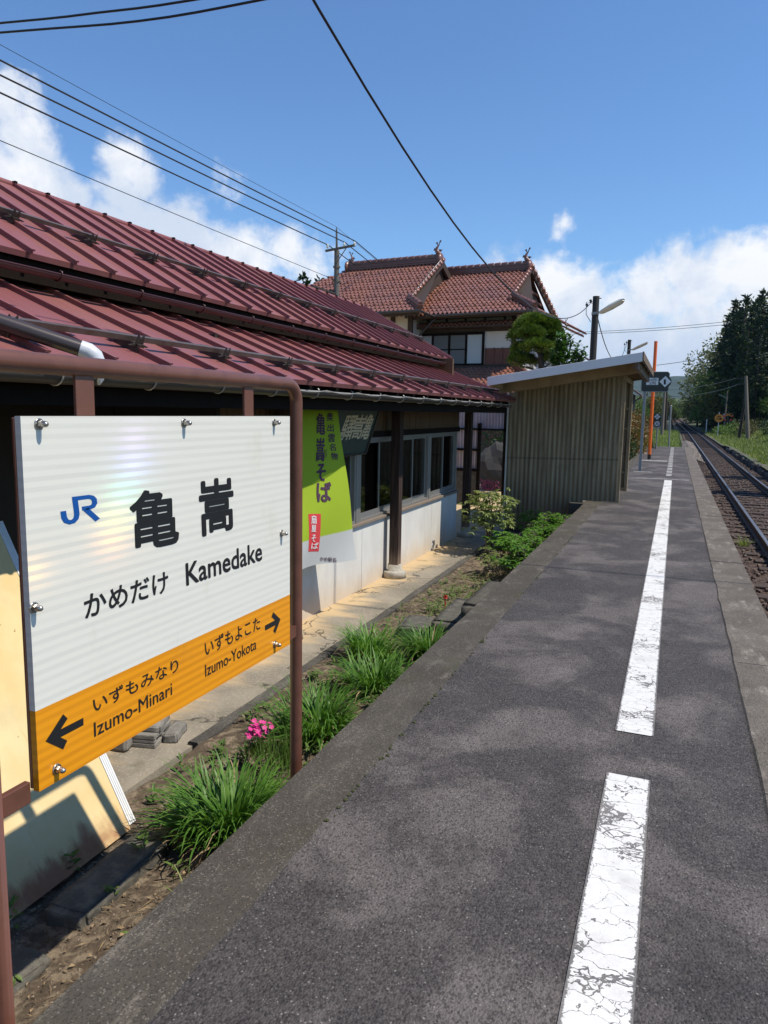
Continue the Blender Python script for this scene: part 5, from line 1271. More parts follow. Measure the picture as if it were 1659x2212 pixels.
CL = [((-1.84, 2.74), 720, .355, .165, 'big clump of strappy green leaves nearest beside the cream sheet'),
      ((-1.96, 3.92), 560, .36, .17, 'strappy green clump just behind the right sign post'),
      ((-1.90, 4.70), 540, .35, .165, 'strappy green clump in the middle of the bed between two others'),
      ((-2.25, 5.40), 400, .35, .15, 'strappy green clump leaning over the path edging'),
      ((-1.76, 5.50), 460, .32, .15, 'strappy green clump farthest off, beside the stone step')]
for (c, n, L, rad, lab) in CL:
    p = Vector((c[0], c[1], bedz(*c))); tag(clump(p, n, L, rad).build('lily_clump', ['blade', 'debris'], origin=p), lab, 'plant', 'strappy leaf clumps in the planting bed')
p = Vector((-1.60, 2.78, bedz(-1.6, 2.78))); tag(clump(p, 26, .22, .05, .014).build('young_lily', ['leaf_mid', 'debris'], origin=p), 'small sprout of pale green blades at the kerb beside the sign post', 'plant')
p = Vector((-1.62, 2.15, bedz(-1.62, 2.15))); tag(clump(p, 16, .24, .05, .009).build('dry_tuft', ['leaf_pale', 'debris'], origin=p), 'thin tuft of yellowing blades at the kerb in front of the big clump', 'plant')
# pink flowering plant
p = onz(556, 1632, -.52); fl = thing('pink_pinks', p, 'low plant with a head of bright pink flowers in the bed', 'flowers')
mb = MB(); fm = MB()
for i in range(150): blade(mb, p+Vector((rnd.gauss(0, .03), rnd.gauss(0, .03), 0)), rnd.uniform(0, 6.28), rnd.uniform(.06, .13), .004, rnd.uniform(.05, .8), rnd.uniform(0, .6), 3)
mb.build('leaves', 'weed', fl)
for i in range(46):
    c = p+Vector((rnd.gauss(0, .034), rnd.gauss(0, .036), rnd.uniform(.115, .19))); a0 = rnd.uniform(0, 6)
    tilt = Matrix.Rotation(rnd.gauss(.5, .35), 3, Vector((rnd.gauss(0, 1), 1, 0)).normalized())
    for k in range(5):
        a = a0+k*1.2566; d = tilt @ Vector((math.cos(a), math.sin(a), .15)); e = tilt @ Vector((-math.sin(a), math.cos(a), 0))
        fm.add([c, c+d*.010-e*.007, c+d*.0165, c+d*.010+e*.007], [(0, 1, 2, 3)])
fm.build('flowers', 'pink', fl)
p = onz(612, 1655, -.51); mb = MB()
for i in range(170): blade(mb, p+Vector((rnd.gauss(0, .045), rnd.gauss(0, .05), 0)), rnd.uniform(0, 6.28), rnd.uniform(.10, .24), .0035, rnd.uniform(.02, .3), rnd.uniform(0, .5), 3)
tag(mb.build('fine_herb', 'weed', origin=p), 'fine leaved grey green herb against the sign post', 'plant')

def leafq(mb, p, d, up_v, L, w_, fold=.25, mi=0):
    d = d.normalized(); s_ = d.cross(up_v)
    if s_.length < 1e-3: s_ = d.cross(Vector((1, 0, 0)))
    s_.normalize(); n = s_.cross(d).normalized()
    a = p+d*(L*.35); b = p+d*(L*.72)-n*(L*.05); t = p+d*L-n*(L*.16)
    mb.add([p, a+s_*w_*.5+n*fold*w_*.5, b+s_*w_*.42+n*fold*w_*.4, t, b-s_*w_*.42+n*fold*w_*.4, a-s_*w_*.5+n*fold*w_*.5, a, b], [(0, 6, 1), (6, 7, 2, 1), (7, 3, 2), (0, 5, 6), (6, 5, 4, 7), (7, 4, 3)], mi, False)
def rv(): 
    z = rnd.uniform(-1, 1); a = rnd.uniform(0, 6.283); r = math.sqrt(1-z*z); return Vector((r*math.cos(a), r*math.sin(a), z))
def peony(name, c, rx, ry, h, nst, lab, mat='leaf_mid', ll=.075, lw=.026, cat='plant', group=None, flower=None):
    root = thing(name, c, lab, cat, group); lm = MB(); sm = MB()
    for i in range(nst):
        a = rnd.uniform(0, 6.283); r = math.sqrt(rnd.random()); tip = c+Vector((rx*r*math.cos(a), ry*r*math.sin(a), h*rnd.uniform(.55, 1.05)*(1-.35*r*r))); b = c+Vector((rx*.3*r*math.cos(a), ry*.3*r*math.sin(a), 0))
        mid = b.lerp(tip, .5)+Vector((0, 0, h*.12)); sm.tube([b, mid, tip], [.0045, .0035, .002], 5, caps=False)
        for k in range(rnd.randint(5, 8)):
            t = rnd.uniform(.35, 1); q = (b.lerp(mid, t*2) if t < .5 else mid.lerp(tip, t*2-1)); az = rnd.uniform(0, 6.283); pet = Vector((math.cos(az), math.sin(az), rnd.uniform(.0, .6))).normalized()
            e = q+pet*rnd.uniform(.05, .10); sm.tube([q, e], .0018, 4, caps=False)
            for j in range(5):
                f = (j-2)*.62; dd = Vector((math.cos(az+f), math.sin(az+f), rnd.uniform(-.35, .35))); leafq(lm, e, dd, Vector((0, 0, 1)), ll*rnd.uniform(.7, 1.15)*(1-.08*abs(j-2)), lw*rnd.uniform(.8, 1.2))
    sm.build('stems', 'stem', root); lm.build('foliage', mat, root)
    return root
pos = [(-1.60, 8.55, .30, .40, .40, 22, 'leaf_mid', 'lowest green leafy bush nearest the stone step by the kerb'), (-1.92, 8.9, .34, .36, .34, 18, 'leaf_pale', 'dull pale leaved bush at the path side of the bed'),
       (-1.68, 9.5, .34, .45, .47, 28, 'leaf_mid', 'bright green leafy bush in the middle of the row along the kerb'), (-1.66, 10.45, .32, .45, .48, 28, 'leaf_mid', 'bright green leafy bush second from the shelter'),
       (-1.66, 11.5, .28, .45, .50, 26, 'leaf_mid', 'bright green leafy bush touching the shelter wall'), (-2.12, 10.1, .34, .42, .42, 22, 'leaf_mid', 'green leafy bush at the foot of the tall pale shrub'), (-2.05, 11.6, .18, .25, .62, 10, 'leaf_mid', 'upright leafy stem in front of the corrugated wall')]
for (x, y, rx, ry, h, n, m, lab) in pos: peony('leafy_bush', Vector((x, y, bedz(x, y))), rx, ry, h, n, lab, m, .085 if m == 'leaf_mid' else .065, .032 if m == 'leaf_mid' else .022, 'bush', 'leafy bushes along the kerb')
# tall pale shrub with bare stems
c = Vector((-2.44, 10.38, -.58)); nd = thing('pale_shrub', c, 'slender pale leaved shrub on bare stems beside the dark column', 'shrub'); sm = MB(); lm = MB()
for i in range(11):
    a = rnd.uniform(0, 6.283); t = c+Vector((.17*math.cos(a), .17*math.sin(a), rnd.uniform(.62, .90))); m_ = c+Vector((.05*math.cos(a), .05*math.sin(a), .35)); sm.tube([c+Vector((.04*math.cos(a), .04*math.sin(a), 0)), m_, t], [.012, .010, .005], 6)
    for k in range(26):
        az = rnd.uniform(0, 6.283); q = t+Vector((rnd.gauss(0, .11), rnd.gauss(0, .11), rnd.uniform(-.28, .14))); 
        for j in range(6):
            f = (j-2.5)*.6; leafq(lm, q, Vector((math.cos(az+f), math.sin(az+f), rnd.uniform(-.7, .2))), Vector((0, 0, 1)), rnd.uniform(.06, .10), .024)
sm.build('stems', 'stem', nd); lm.build('foliage', 'leaf_pale', nd)
# low weeds and ground cover
mb = MB()
for i in range(1300):
    y = rnd.choice([rnd.uniform(3.4, 5.6), rnd.uniform(3.2, 4.8), rnd.uniform(5.6, 9), rnd.uniform(5.8, 8), rnd.uniform(1.2, 3.2)]); x = rnd.uniform(-1.72, -1.37) if rnd.random() < .7 else rnd.uniform(-2.5, -1.4)
    if rnd.random() > .4+.6*(3.1 < y < 8): continue
    p = Vector((x, y, bedz(x, y))); h = rnd.uniform(.03, .10)
    for k in range(rnd.randint(5, 10)):
        az = rnd.uniform(0, 6.28); leafq(mb, p+Vector((rnd.gauss(0, .012), rnd.gauss(0, .012), h*rnd.random())), Vector((math.cos(az), math.sin(az), rnd.uniform(.1, 1.1))), Vector((0, 0, 1)), rnd.uniform(.025, .075), .016)
tag(mb.build('low_weeds', 'weed'), kind='stuff')
mb = MB()
for i in range(2200):
    y = rnd.uniform(5.6, 9.0); x = -2.15+rnd.gauss(0, .2); p = Vector((x, y, bedz(x, y)+rnd.uniform(0, .03))); az = rnd.uniform(0, 6.28)
    leafq(mb, p, Vector((math.cos(az), math.sin(az), .4)), Vector((0, 0, 1)), .022, .012)
tag(mb.build('creeping_cover', 'leaf_pale'), kind='stuff')
mb = MB(); c = onz(962, 1290, -.42)
for i in range(14): leafq(mb, c, rv()+Vector((0, 0, .5)), Vector((0, 0, 1)), .028, .02)
for i in range(6): blade(mb, c-Vector((0, 0, .12)), rnd.uniform(0, 6.28), .13, .006, .1, .1, 3)
tag(mb.build('red_flower', 'red_petal'), 'single small red flower among the pale ground cover', 'flower')
for (x, y, lab) in [(-2.34, 2.26, 'small broad leaved seedling below the bottom corner of the cream sheet')]:
    mb = MB(); p = Vector((x, y, bedz(x, y)+.02))
    for k in range(9):
        az = k*2.4; leafq(mb, p+Vector((0, 0, .01*k)), Vector((math.cos(az), math.sin(az), .5)), Vector((0, 0, 1)), .042, .026)
    tag(mb.build('seedling', 'weed', origin=p), lab, 'plant')
# tuft between the rails
p = onz(*(1296+.2188*1410, 1026+.2188*690), -.70); tag(clump(p, 60, .22, .08, .010).build('track_weed', ['leaf_pale', 'debris'], origin=p), 'pale grass tuft growing between platform edge and rail', 'plant')

# trees
def crown(mb, blobs, n, ls, lw, mi=0, hollow=.45):
    tot = sum(b[1].x*b[1].y*b[1].z for b in blobs)
    for (c, r) in blobs:
        k = int(n*(r.x*r.y*r.z)/tot)
        for i in range(k):
            v = rv(); rad = (hollow+(1-hollow)*rnd.random()**.6)*(1+.18*noise.noise(v*2.2+c)); p = c+Vector((v.x*r.x, v.y*r.y, v.z*r.z))*rad
            d = (v+rv()*.9).normalized(); leafq(mb, p, d, rv(), ls*rnd.uniform(.6, 1.3), lw*rnd.uniform(.7, 1.3), .3)
def broad_tree(name, h, rx, mat, n, ls, seed):
    rnd.seed(seed); root = bpy.data.objects.new(name, None); COL.objects.link(root); tm = MB(); lm = MB()
    tm.tube([(0, 0, -.5), (.1, 0, h*.3), (0, .1, h*.75)], [h*.028, h*.02, h*.007], 8)
    blobs = []
    for i in range(11):
        a = rnd.uniform(0, 6.28); zz = rnd.uniform(.32, .86); rr = rx*rnd.uniform(.25, .75)*(1-abs(zz-.5)*.7); c = Vector((rr*math.cos(a), rr*math.sin(a), h*zz)); q = rx*rnd.uniform(.34, .55); blobs.append((c, Vector((q, q, q*.8))))
        tm.tube([(0, 0, h*zz*.55), c*.6+Vector((0, 0, h*zz*.35)), c], [h*.010, h*.006, h*.002], 5)
    crown(lm, blobs, n, ls, ls*.5)
    tm.build('trunk', 'bark', root); lm.build('crown', mat, root); return root
def cedar(name, h, r, seed, mat='cedar'):
    rnd.seed(seed); root = bpy.data.objects.new(name, None); COL.objects.link(root); tm = MB(); lm = MB()
    tm.tube([(0, 0, -.8), (0, 0, h*.97)], [h*.02, h*.003], 8); nl = 26
    for L in range(nl):
        t = L/(nl-1); z = h*(.10+.88*t); rr = r*(1-t)**.75*(1+.25*rnd.uniform(-1, 1))+.12; nb = int(9-5*t)
        for b in range(nb):
            az = rnd.uniform(0, 6.28); d = Vector((math.cos(az), math.sin(az), 0)); ll = rr*rnd.uniform(.65, 1.15)
            ns = max(3, int(ll*5))
            for s_ in range(ns):
                f = (s_+.6)/ns; p = Vector((0, 0, z+rnd.gauss(0, .12)))+d*ll*f+Vector((0, 0, ll*(.10*f-.30*f*f)))
                for q in range(3):
                    dd = d+rv()*.75+Vector((0, 0, .25)); leafq(lm, p+rv()*.12, dd, rv(), rnd.uniform(.35, .62), rnd.uniform(.13, .24), .35)
    tm.build('trunk', 'bark', root); lm.build('crown', mat, root); return root
def place_first(root, loc, rz, sc, label, cat, group):
    root.location = loc; root.rotation_euler = (0, 0, rz); root.scale = (sc, sc, sc); tag(root, label, cat, group)
def c8(x, y): return (1134+.3164*x, 432+.3164*y)
P_C = [cedar('cedar_tree', 14, 2.1, 1), cedar('cedar_tree', 14, 1.8, 2), cedar('cedar_tree', 14, 2.4, 3)]
used = set()
def put(protos, k, loc, h0, h, label, cat, group):
    root = protos[k % len(protos)]; rz = rnd.uniform(0, 6.28); sc = h/h0
    if root.name not in used:
        used.add(root.name); place_first(root, loc, rz, sc, label, cat, group); return root
    return tree_copy(root, loc, rz, sc, label, group)
rnd.seed(5)
ced = [(1510, 676, 110, 'tall dark cedar with the sharpest tip on the skyline of the right bank'), (1452, 700, 116, 'dark cedar just left of the sharpest tipped cedar'), (1640, 640, 106, 'tallest dark cedar at the right edge of the picture'), (1578, 720, 102, 'dark cedar between the sharp tip and the tallest cedar'),
       (1405, 800, 120, 'slim dark cedar with a notched top left of the tall pair'), (1378, 872, 123, 'dark cedar at the left shoulder of the cedar stand'), (1440, 850, 112, 'shorter cedar filling the gap below the notched top'), (1530, 860, 100, 'broad shaded cedar in front of the sharp tipped one'),
       (1335, 985, 126, 'cedar half hidden by the pale spring tree'), (1610, 880, 96, 'shaded cedar in front of the tallest one'), (1295, 1060, 130, 'lowest cedar at the left end of the stand'), (1390, 1010, 116, 'shaded cedar in the middle front of the stand'), (1480, 1010, 106, 'shaded cedar behind the slim crossing pole'), (1700, 700, 104, 'cedar cut by the right edge of the picture'), (1760, 640, 108, 'cedar standing beyond the right edge'),
       (1350, 1060, 128, 'shaded cedar low between the pale trees and the notched top'), (1430, 1080, 122, 'dark cedar low behind the crossing signal'), (1545, 1000, 118, 'dark cedar behind the head of the timber pole'), (1600, 1020, 112, 'dark cedar right of the timber pole head'), (1490, 760, 134, 'cedar showing between the sharp tip and the notched top'), (1610, 700, 130, 'back row cedar between the two tallest tips'), (1655, 860, 116, 'dark cedar low at the right edge of the picture')]
for i, (x, y, Y, lab) in enumerate(ced):
    t = ony(*c8(x, y), Y); z0 = hgt(t.x, Y)-.3; put(P_C, i, Vector((t.x, Y, z0)), 14*.98, t.z-z0, lab, 'tree', 'cedars on the right bank')
P_P = [broad_tree('pale_tree', 10, 4.0, 'pale_tree', 3000, .30, 21), broad_tree('pale_tree', 10, 3.6, 'pale_tree', 2600, .28, 22)]
for i, (x, y, Y, lab) in enumerate([(1310, 880, 128, 'pale feathery spring tree highest left of the cedars'), (1262, 975, 134, 'pale feathery tree second down the slope of the treeline'), (1225, 1085, 140, 'pale feathery tree third down the slope of the treeline'), (1178, 1130, 150, 'small pale tree near the foot of the treeline'), (1640, 640, 138, 'pale green tree top behind the tallest cedar')]):
    t = ony(*c8(x, y), Y); z0 = hgt(t.x, Y)-.3; put(P_P, i, Vector((t.x+1.8, Y, z0)), 9.6, t.z-z0, lab, 'tree', 'pale trees at the end of the treeline')
P_O = [broad_tree('olive_tree', 7, 2.8, 'olive_tree', 2200, .30, 31), broad_tree('green_tree', 7, 2.6, 'green_tree', 2200, .30, 32)]
for i, (x, y, Y, lab) in enumerate([(1112, 1290, 134, 'small olive tree where the treeline meets the track'), (1215, 1180, 116, 'green tree at the foot of the pale trees'), (1265, 1200, 112, 'olive tree beside the level crossing'), (1165, 1262, 118, 'green tree behind the white marker post'), (1320, 1230, 110, 'olive bushy tree behind the round orange sign'), (1420, 1230, 104, 'green tree behind the crossing signal'), (1500, 1220, 102, 'olive tree behind the leaning timber pole'), (1575, 1290, 96, 'green tree behind the bright yellow green bush')]):
    t = ony(*c8(x, y), Y); z0 = hgt(t.x, Y)-.5; put(P_O, i, Vector((t.x+1.8, Y, z0)), 6.6, max(2.0, t.z-z0), lab, 'tree', 'small trees along the right bank')
for i, (x, y, Y, lab) in enumerate([(812, 1345, 128, 'olive tree standing behind the far left poles'), (862, 1322, 118, 'brownish tree above the twin disc marker'), (910, 1318, 140, 'olive tree crown just left of the far poles'), (960, 1360, 150, 'green tree beyond the far left poles'), (1010, 1375, 165, 'small olive tree left of the far track'), (1050, 1400, 175, 'green tree closing the far end of the track'), (780, 1380, 100, 'green tree behind the orange pole'), (1075, 1385, 180, 'olive tree where the far track disappears'), (1035, 1395, 190, 'last green tree beyond the end of the track')]):
    t = ony(*c8(x, y), Y); z0 = -.8; put(P_O, i+1, Vector((t.x, Y, z0)), 6.6, t.z-z0, lab, 'tree', 'trees left of the far track')
t = ony(*c8(828, 1322), 135); put(P_C, 0, Vector((t.x, 135, -.8)), 13.7, t.z+.8, 'lone small cedar among the trees left of the far track', 'tree', None)
t = ony(655, 600, 60); put(P_C, 1, Vector((t.x, 60, -.8)), 13.7, t.z+.8, 'dark green tree top peeping over the red station roof', 'tree', None)
t = ony(690, 612, 62); put(P_C, 2, Vector((t.x, 62, -.8)), 13.7, t.z+.8, 'lower dark green tree top beside the tiled roof', 'tree', None)
for i, (x, y, h, lab) in enumerate([(10.2, 23.5, 14.5, 'cedar across the line shading the far platform'), (11.0, 29.5, 15.5, 'second cedar across the line shading the far platform')]): put(P_C, i, Vector((x, y, -.6)), 14, h, lab, 'tree', 'cedars across the line')

# bushes
def bush(name, c, rx, ry, h, n, ls, mat, lab, cat='bush', group=None, nb=7):
    mb = MB(); blobs = []
    for i in range(nb):
        a = rnd.uniform(0, 6.28); r = math.sqrt(rnd.random())*.6; q = rnd.uniform(.42, .62); blobs.append((c+Vector((rx*r*math.cos(a), ry*r*math.sin(a), h*rnd.uniform(.3, .68))), Vector((rx*q, ry*q, h*.34))))
    crown(mb, blobs, n, ls, ls*.5, 0, .3); tr = MB()
    root = thing(name, c, lab, cat, group)
    for (b, r) in blobs[:5]: tr.tube([c, c.lerp(b, .5)+Vector((0, 0, .1*h)), b], [.02*h, .014*h, .005*h], 5)
    tr.build('branches', 'bark', root); mb.build('foliage', mat, root); return root
rnd.seed(8)
bush('red_hedge', Vector((-1.62, 29.5, -.6)), .80, 2.0, 2.35, 2600, .10, 'red_hedge', 'red and green leaved hedge behind the orange pole', 'hedge')
bush('red_hedge', Vector((-1.75, 33.0, -.6)), .85, 2.0, 2.2, 2000, .10, 'red_hedge', 'farther part of the red leaved hedge behind the twin discs', 'hedge')
bush('dark_shrub', Vector((-1.72, 26.3, -.6)), .62, 1.2, 1.5, 1500, .09, 'dark_shrub', 'dark evergreen shrub in front of the red hedge')
bush('low_plant', Vector((-1.62, 23.2, -.55)), .30, 1.4, .66, 700, .09, 'yellow_green', 'low bright green plants beside the stop board post')
bush('grey_shrub', Vector((-1.0, 34.8, -.5)), .30, .4, 1.3, 380, .07, 'dark_shrub', 'small dark shrub behind the twin disc post')
bush('round_bush', Vector((8.6, 66, .2)), 1.5, 1.6, 2.3, 1800, .2, 'yellow_green', 'bright yellow green bush at the right edge beyond the timber pole')
for i, (x, y, rx, ry, h, m, lab) in enumerate([(4.9, 92, 1.1, 3, 1.0, 'green_tree', 'low green bank bush nearest the round sign'), (5.9, 86, 1.4, 3, 1.5, 'green_tree', 'green bank bush at the foot of the crossing signal'), (6.9, 82, 1.5, 3, 1.9, 'olive_tree', 'olive bank bush left of the timber pole'), (8.2, 78, 1.5, 3, 2.0, 'dark_shrub', 'dark hedge block behind the timber pole'), (9.3, 74, 1.6, 3, 2.2, 'dark_shrub', 'dark hedge block right of the timber pole'), (10.0, 70, 1.4, 3, 2.0, 'dark_shrub', 'dark hedge block at the right edge')]):
    bush('bank_bush', Vector((x, y, -.5)), rx, ry, h, 1300, .16, m, lab, 'bush', 'bushes on the right bank')
for i, (x, y, rx, h, lab) in enumerate([(7.5, 112, 2.2, 4.2, 'dark undergrowth at the foot of the left cedars'), (10.5, 108, 2.4, 4.6, 'dark undergrowth behind the crossing signal'), (13.5, 104, 2.5, 5.0, 'dark undergrowth behind the timber pole'), (6.0, 122, 2.0, 3.6, 'dark undergrowth beside the white marker post'), (16.5, 100, 2.6, 5.0, 'dark undergrowth at the right edge of the wood')]):
    bush('undergrowth', Vector((x, y, hgt(x, y)-.4)), rx, 2.2, h, 1500, .34, 'cedar', lab, 'bush', 'undergrowth below the cedars')
for i, (x, y, rx, h, m, lab) in enumerate([(-3.0, 140, 1.6, 2.8, 'olive_tree', 'olive bush low left of the rising far track'), (-4.6, 160, 2.2, 4.2, 'green_tree', 'green bush at the left of the far end of the track'), (2.6, 150, 1.3, 2.4, 'olive_tree', 'olive bush low right of the rising far track'), (-1.5, 186, 2.6, 4.6, 'olive_tree', 'olive growth closing the far end of the track'), (1.8, 172, 1.8, 3.4, 'green_tree', 'green growth right of the far end of the track')]):
    bush('far_bush', Vector((x, y, farbed(0, y))), rx, 2.0, h, 900, .30, m, lab, 'bush', 'bushes along the far track')
# garden pine and glossy shrub beside the house
def e(x, y): return (864+.24414*x, 513+.24414*y)
YPn = 20.2; c = ony(*e(1245, 1150), YPn); pn = thing('garden_pine', (c.x, YPn, -.6), 'cloud pruned garden pine in front of the house', 'pine tree'); tm = MB(); lm = MB()
tm.tube([(c.x+.1, YPn, -.7), (c.x-.03, YPn, 1.2), (c.x+.05, YPn, 2.4), (c.x-.02, YPn, 3.1), (c.x-.1, YPn, 3.75)], [.14, .12, .10, .07, .03], 8)
for (x, y, rx, rz_, dy) in [(1200, 770, .52, .16, 0), (1120, 800, .34, .14, -.25), (1280, 790, .42, .16, .15), (1060, 890, .34, .15, -.1), (1150, 870, .42, .16, -.35), (1270, 880, .45, .16, .2), (1335, 850, .28, .14, .1), (1205, 975, .44, .13, -.45), (1060, 1010, .26, .14, .1), (1045, 1100, .28, .16, -.2), (1300, 980, .36, .15, .3), (1370, 1000, .30, .14, .1), (1130, 1120, .3, .15, .2), (1330, 1090, .3, .13, .2)]:
    b = ony(*e(x, y), YPn+dy); tm.tube([(c.x, YPn, b.z-.25), (b.x, b.y, b.z-.08)], [.035, .015], 5)
    for i in range(int(8200*rx*rx)):
        v = rv(); v.z = abs(v.z)*.9 if rnd.random() < .8 else v.z*.5; p = b+Vector((v.x*rx, v.y*rx*.9, v.z*rz_*2.0))*(.55+.45*rnd.random())
        d = (Vector((v.x, v.y, v.z+.55))).normalized()
        for k in range(5): dd = (d+rv()*.55).normalized(); s_ = dd.cross(rv()).normalized()*.008; lm.add([p-s_, p+s_, p+dd*rnd.uniform(.06, .11)], [(0, 1, 2)])
tm.build('trunk', 'bark', pn); lm.build('needles', 'pine', pn)
YM = 18.6; c = ony(*e(1430, 1150), YM); mg = thing('glossy_shrub', (c.x, YM, -.6), 'upright glossy leaved shrub right of the garden pine', 'shrub'); tm = MB(); lm = MB()
for (x, y) in [(1460, 820), (1440, 870), (1395, 880), (1500, 880), (1380, 960), (1440, 960), (1520, 950), (1580, 950), (1590, 1010), (1640, 985), (1640, 1050), (1560, 1040), (1490, 1030), (1410, 1040), (1350, 1050), (1460, 1090), (1540, 1090), (1610, 1080), (1380, 1110), (1330, 990)]:
    b = ony(*e(x, y), YM+rnd.uniform(-.35, .35)); a = Vector((c.x+(b.x-c.x)*.45, YM, b.z-.55)); tm.tube([(c.x, YM, 1.2), a, b], [.03, .016, .006], 5)
    for i in range(60):
        t = rnd.uniform(.25, 1.02); q = a.lerp(b, t)+rv()*.05; az = rnd.uniform(0, 6.28); leafq(lm, q, Vector((math.cos(az), math.sin(az), rnd.uniform(.1, 1.3))), Vector((0, 0, 1)), rnd.uniform(.10, .16), .055)
tm.tube([(c.x, YM, -.7), (c.x, YM, 1.25)], [.06, .045], 7); tm.build('stems', 'bark', mg); lm.build('foliage', 'magnolia', mg)

# passage beyond the station: screen, rock, garden tree, azaleas
YQ = 16.0
sc_ = thing('passage_screen', (-4.2, YQ, -.6), 'pale corrugated plastic screen on dark posts in the passage behind the column', 'screen')
def scr(x0, x1, z0, z1):
    mb = MB(); n = int((x1-x0)/.008); vs = []
    for i in range(n+1): x = x0+(x1-x0)*i/n; yy = YQ+.012*math.sin(2*math.pi*x/.07); vs += [(x, yy, z0), (x, yy, z1)]
    return mb.add(vs, [(2*i, 2*i+2, 2*i+3, 2*i+1) for i in range(n)], 0, True)
scr(-4.75, -3.5, 1.10, 1.52).build('sheet', 'pinkish', sc_); scr(-4.75, -4.09, .20, 1.07).build('sheet', 'pinkish', sc_)
MB().box(-4.10, -4.03, YQ-.05, YQ+.03, -.6, 1.22).box(-4.8, -3.45, YQ-.05, YQ-.01, 1.065, 1.105).box(-4.75, -4.1, YQ-.05, YQ-.01, .60, .65).box(-4.75, -4.1, YQ-.05, YQ-.01, .14, .20).box(-3.52, -3.44, YQ-.05, YQ+.03, -.6, 1.6).box(-4.8, -3.4, YQ-.05, YQ+.05, 1.55, 1.75).build('frame', 'dark_wood', sc_)
tag(MB().box(-4.75, -4.08, YQ-.02, YQ+.1, -.62, .135).build('block_wall', 'block_dark'), 'low dark block wall below the corrugated screen', 'wall')
mb = MB(); vs = []; 
bm = bmesh.new(); bmesh.ops.create_icosphere(bm, subdivisions=3, radius=1)
for v in bm.verts: v.co = Vector((v.co.x*.62, v.co.y*.5, v.co.z*.72))*(1+.22*noise.noise(v.co*1.7))
mb.add([v.co+Vector((-4.35, 19.5, -.05)) for v in bm.verts], [tuple(l.index for l in f.verts) for f in bm.faces]); bm.free()
tag(mb.build('garden_rock', 'rock'), 'dark rounded garden rock seen through the passage', 'rock')
bush('garden_tree', Vector((-4.0, 20.5, -.6)), 1.3, 1.2, 2.6, 1500, .11, 'dark_shrub', 'dark garden tree seen through the passage', 'tree')
bush('azalea', Vector((-4.2, 18.2, -.6)), .5, .4, .45, 500, .04, 'magenta', 'magenta azalea mound left in the passage', 'azalea', 'azaleas in the passage')
bush('azalea', Vector((-3.60, 18.0, -.6)), .28, .3, .42, 320, .04, 'magenta', 'magenta azalea mound next to the shelter edge', 'azalea', 'azaleas in the passage')
# small roof edge beyond the shelter
YG = 40.0; a = ony(*z4(575, 1030), YG); b = ony(*z4(480, 950), YG)
gs = thing('garden_shed', (a.x-2, YG, -.6), 'small dark shed roof corner showing below the shelter eave', 'shed')
MB().add([(a.x, YG, a.z), (a.x, YG+5, a.z), (a.x-3, YG+5, a.z+2.0), (a.x-3, YG, a.z+2.0), (a.x, YG, a.z-.10), (a.x, YG+5, a.z-.1), (a.x-3, YG+5, a.z+1.9), (a.x-3, YG, a.z+1.9)], [(0, 1, 2, 3), (7, 6, 5, 4), (0, 4, 5, 1), (3, 2, 6, 7), (0, 3, 7, 4), (1, 5, 6, 2)]).build('roof', 'tile_ridge', gs)
MB().box(a.x-5, a.x-.55, YG+.2, YG+5, -.7, a.z+.1).build('wall', 'house_wood', gs)
MB().tube([(a.x+.02, YG, a.z-.1), (a.x-.3, YG+.1, a.z-.3), (a.x-.48, YG+.15, a.z-.5), (a.x-.48, YG+.15, -.6)], .04, 7).build('downpipe', 'gutter_dark', gs)

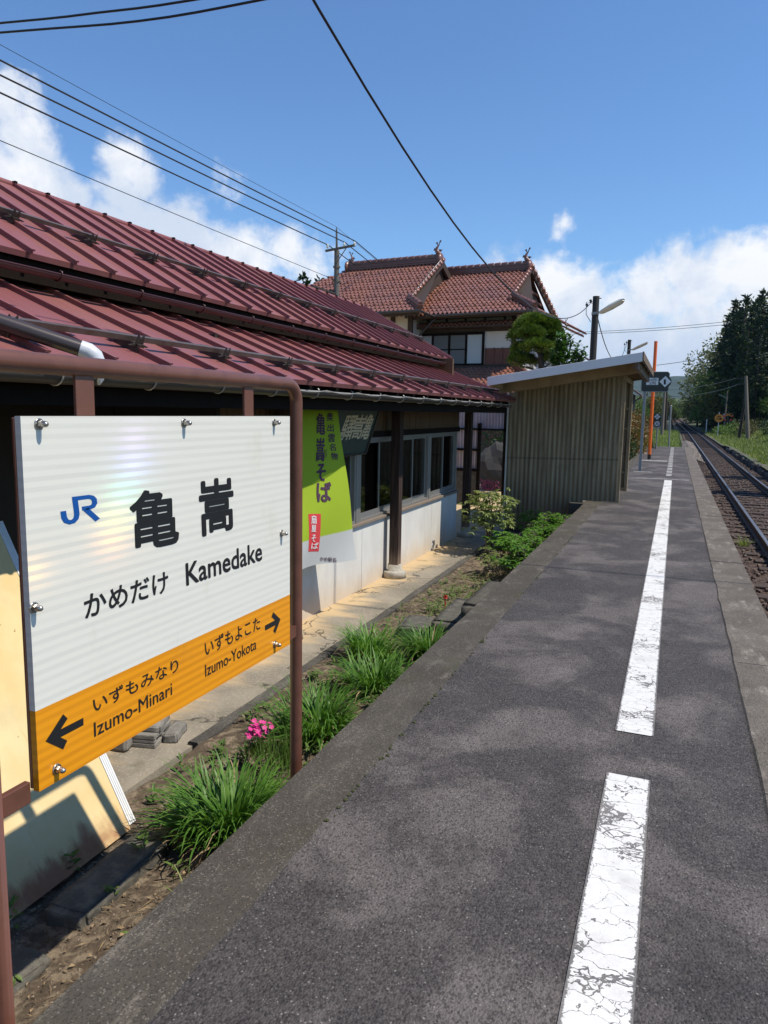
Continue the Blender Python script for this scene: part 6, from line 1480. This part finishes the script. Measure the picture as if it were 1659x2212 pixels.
# grass on the verges
def grass_patch(name, n, xr, yr, hh, zf, seed, h0=.10, h1=.28):
    rg = random.Random(seed); mb = MB()
    for i in range(n):
        y = yr[0]+(yr[1]-yr[0])*rg.random()**1.3; x = xr(y, rg); z = zf(x, y)-.02
        for k in range(4):
            az = rg.uniform(0, 6.28); d = Vector((math.cos(az), math.sin(az), 0)); s_ = Vector((-d.y, d.x, 0)); h = rg.uniform(h0, h1); w_ = .012+.0003*y; p = Vector((x, y, z))+d*rg.uniform(0, .06)
            mb.add([p-s_*w_, p+s_*w_, p+d*h*.55+Vector((0, 0, h))], [(0, 1, 2)])
    return tag(mb.build(name, 'grass'), kind='stuff')
grass_patch('left_verge_grass', 7000, lambda y, r: r.uniform(-3.2, .35), (37.6, 112), .2, lambda x, y: -.62, 1)
grass_patch('right_verge_grass', 12000, lambda y, r: r.uniform(3.45, 6+y*.06), (12, 112), .2, hgt, 2)
# hills
def hill(name, x0, x1, y0, y1, nx, ny, fn, mat):
    return tag(grid(x0, x1, y0, y1, (x1-x0)/nx, (y1-y0)/ny, fn).build(name, mat), kind='structure')
hill('far_mountain', -900, 900, 1300, 2200, 180, 40, lambda x, y: -5+92*max(0, min(1, (y-1300)/420))*(1+.10*noise.noise(Vector((x*.004, 0, 2)))+.05*noise.noise(Vector((x*.015, y*.01, 5)))+.02*noise.noise(Vector((x*.06, y*.05, 8))))+.012*x, 'mountain')
hill('wooded_hill', -260, 330, 430, 760, 260, 110, lambda x, y: -4+19*max(0, min(1, (y-430)/240))*(1+.25*noise.noise(Vector((x*.010, 1, 2))))+2.2*abs(noise.noise(Vector((x*.11, y*.11, 5))))+1.6*noise.noise(Vector((x*.3, y*.3, 8)))+.02*abs(x), M('wooded_hill', (.06, .085, .03), .95, .7, .16, alt=(.022, .036, .018), altscale=.09, altamt=.8))

# ================================================================== AIR
hz = MB().box(-905, 905, -61, 2305, -2.0, 128)
m_, nt = newmat('valley_haze'); nt.t.nodes.clear(); nt = NT(m_.node_tree)
pv = nt.n('VolumePrincipled', None, Color=(.42, .64, 1.0), Density=.00007)
nt.t.links.new(pv.outputs[0], nt.n('OutputMaterial').inputs[1])
MAT['haze'] = m_
tag(hz.build('haze', 'haze'), kind='stuff')
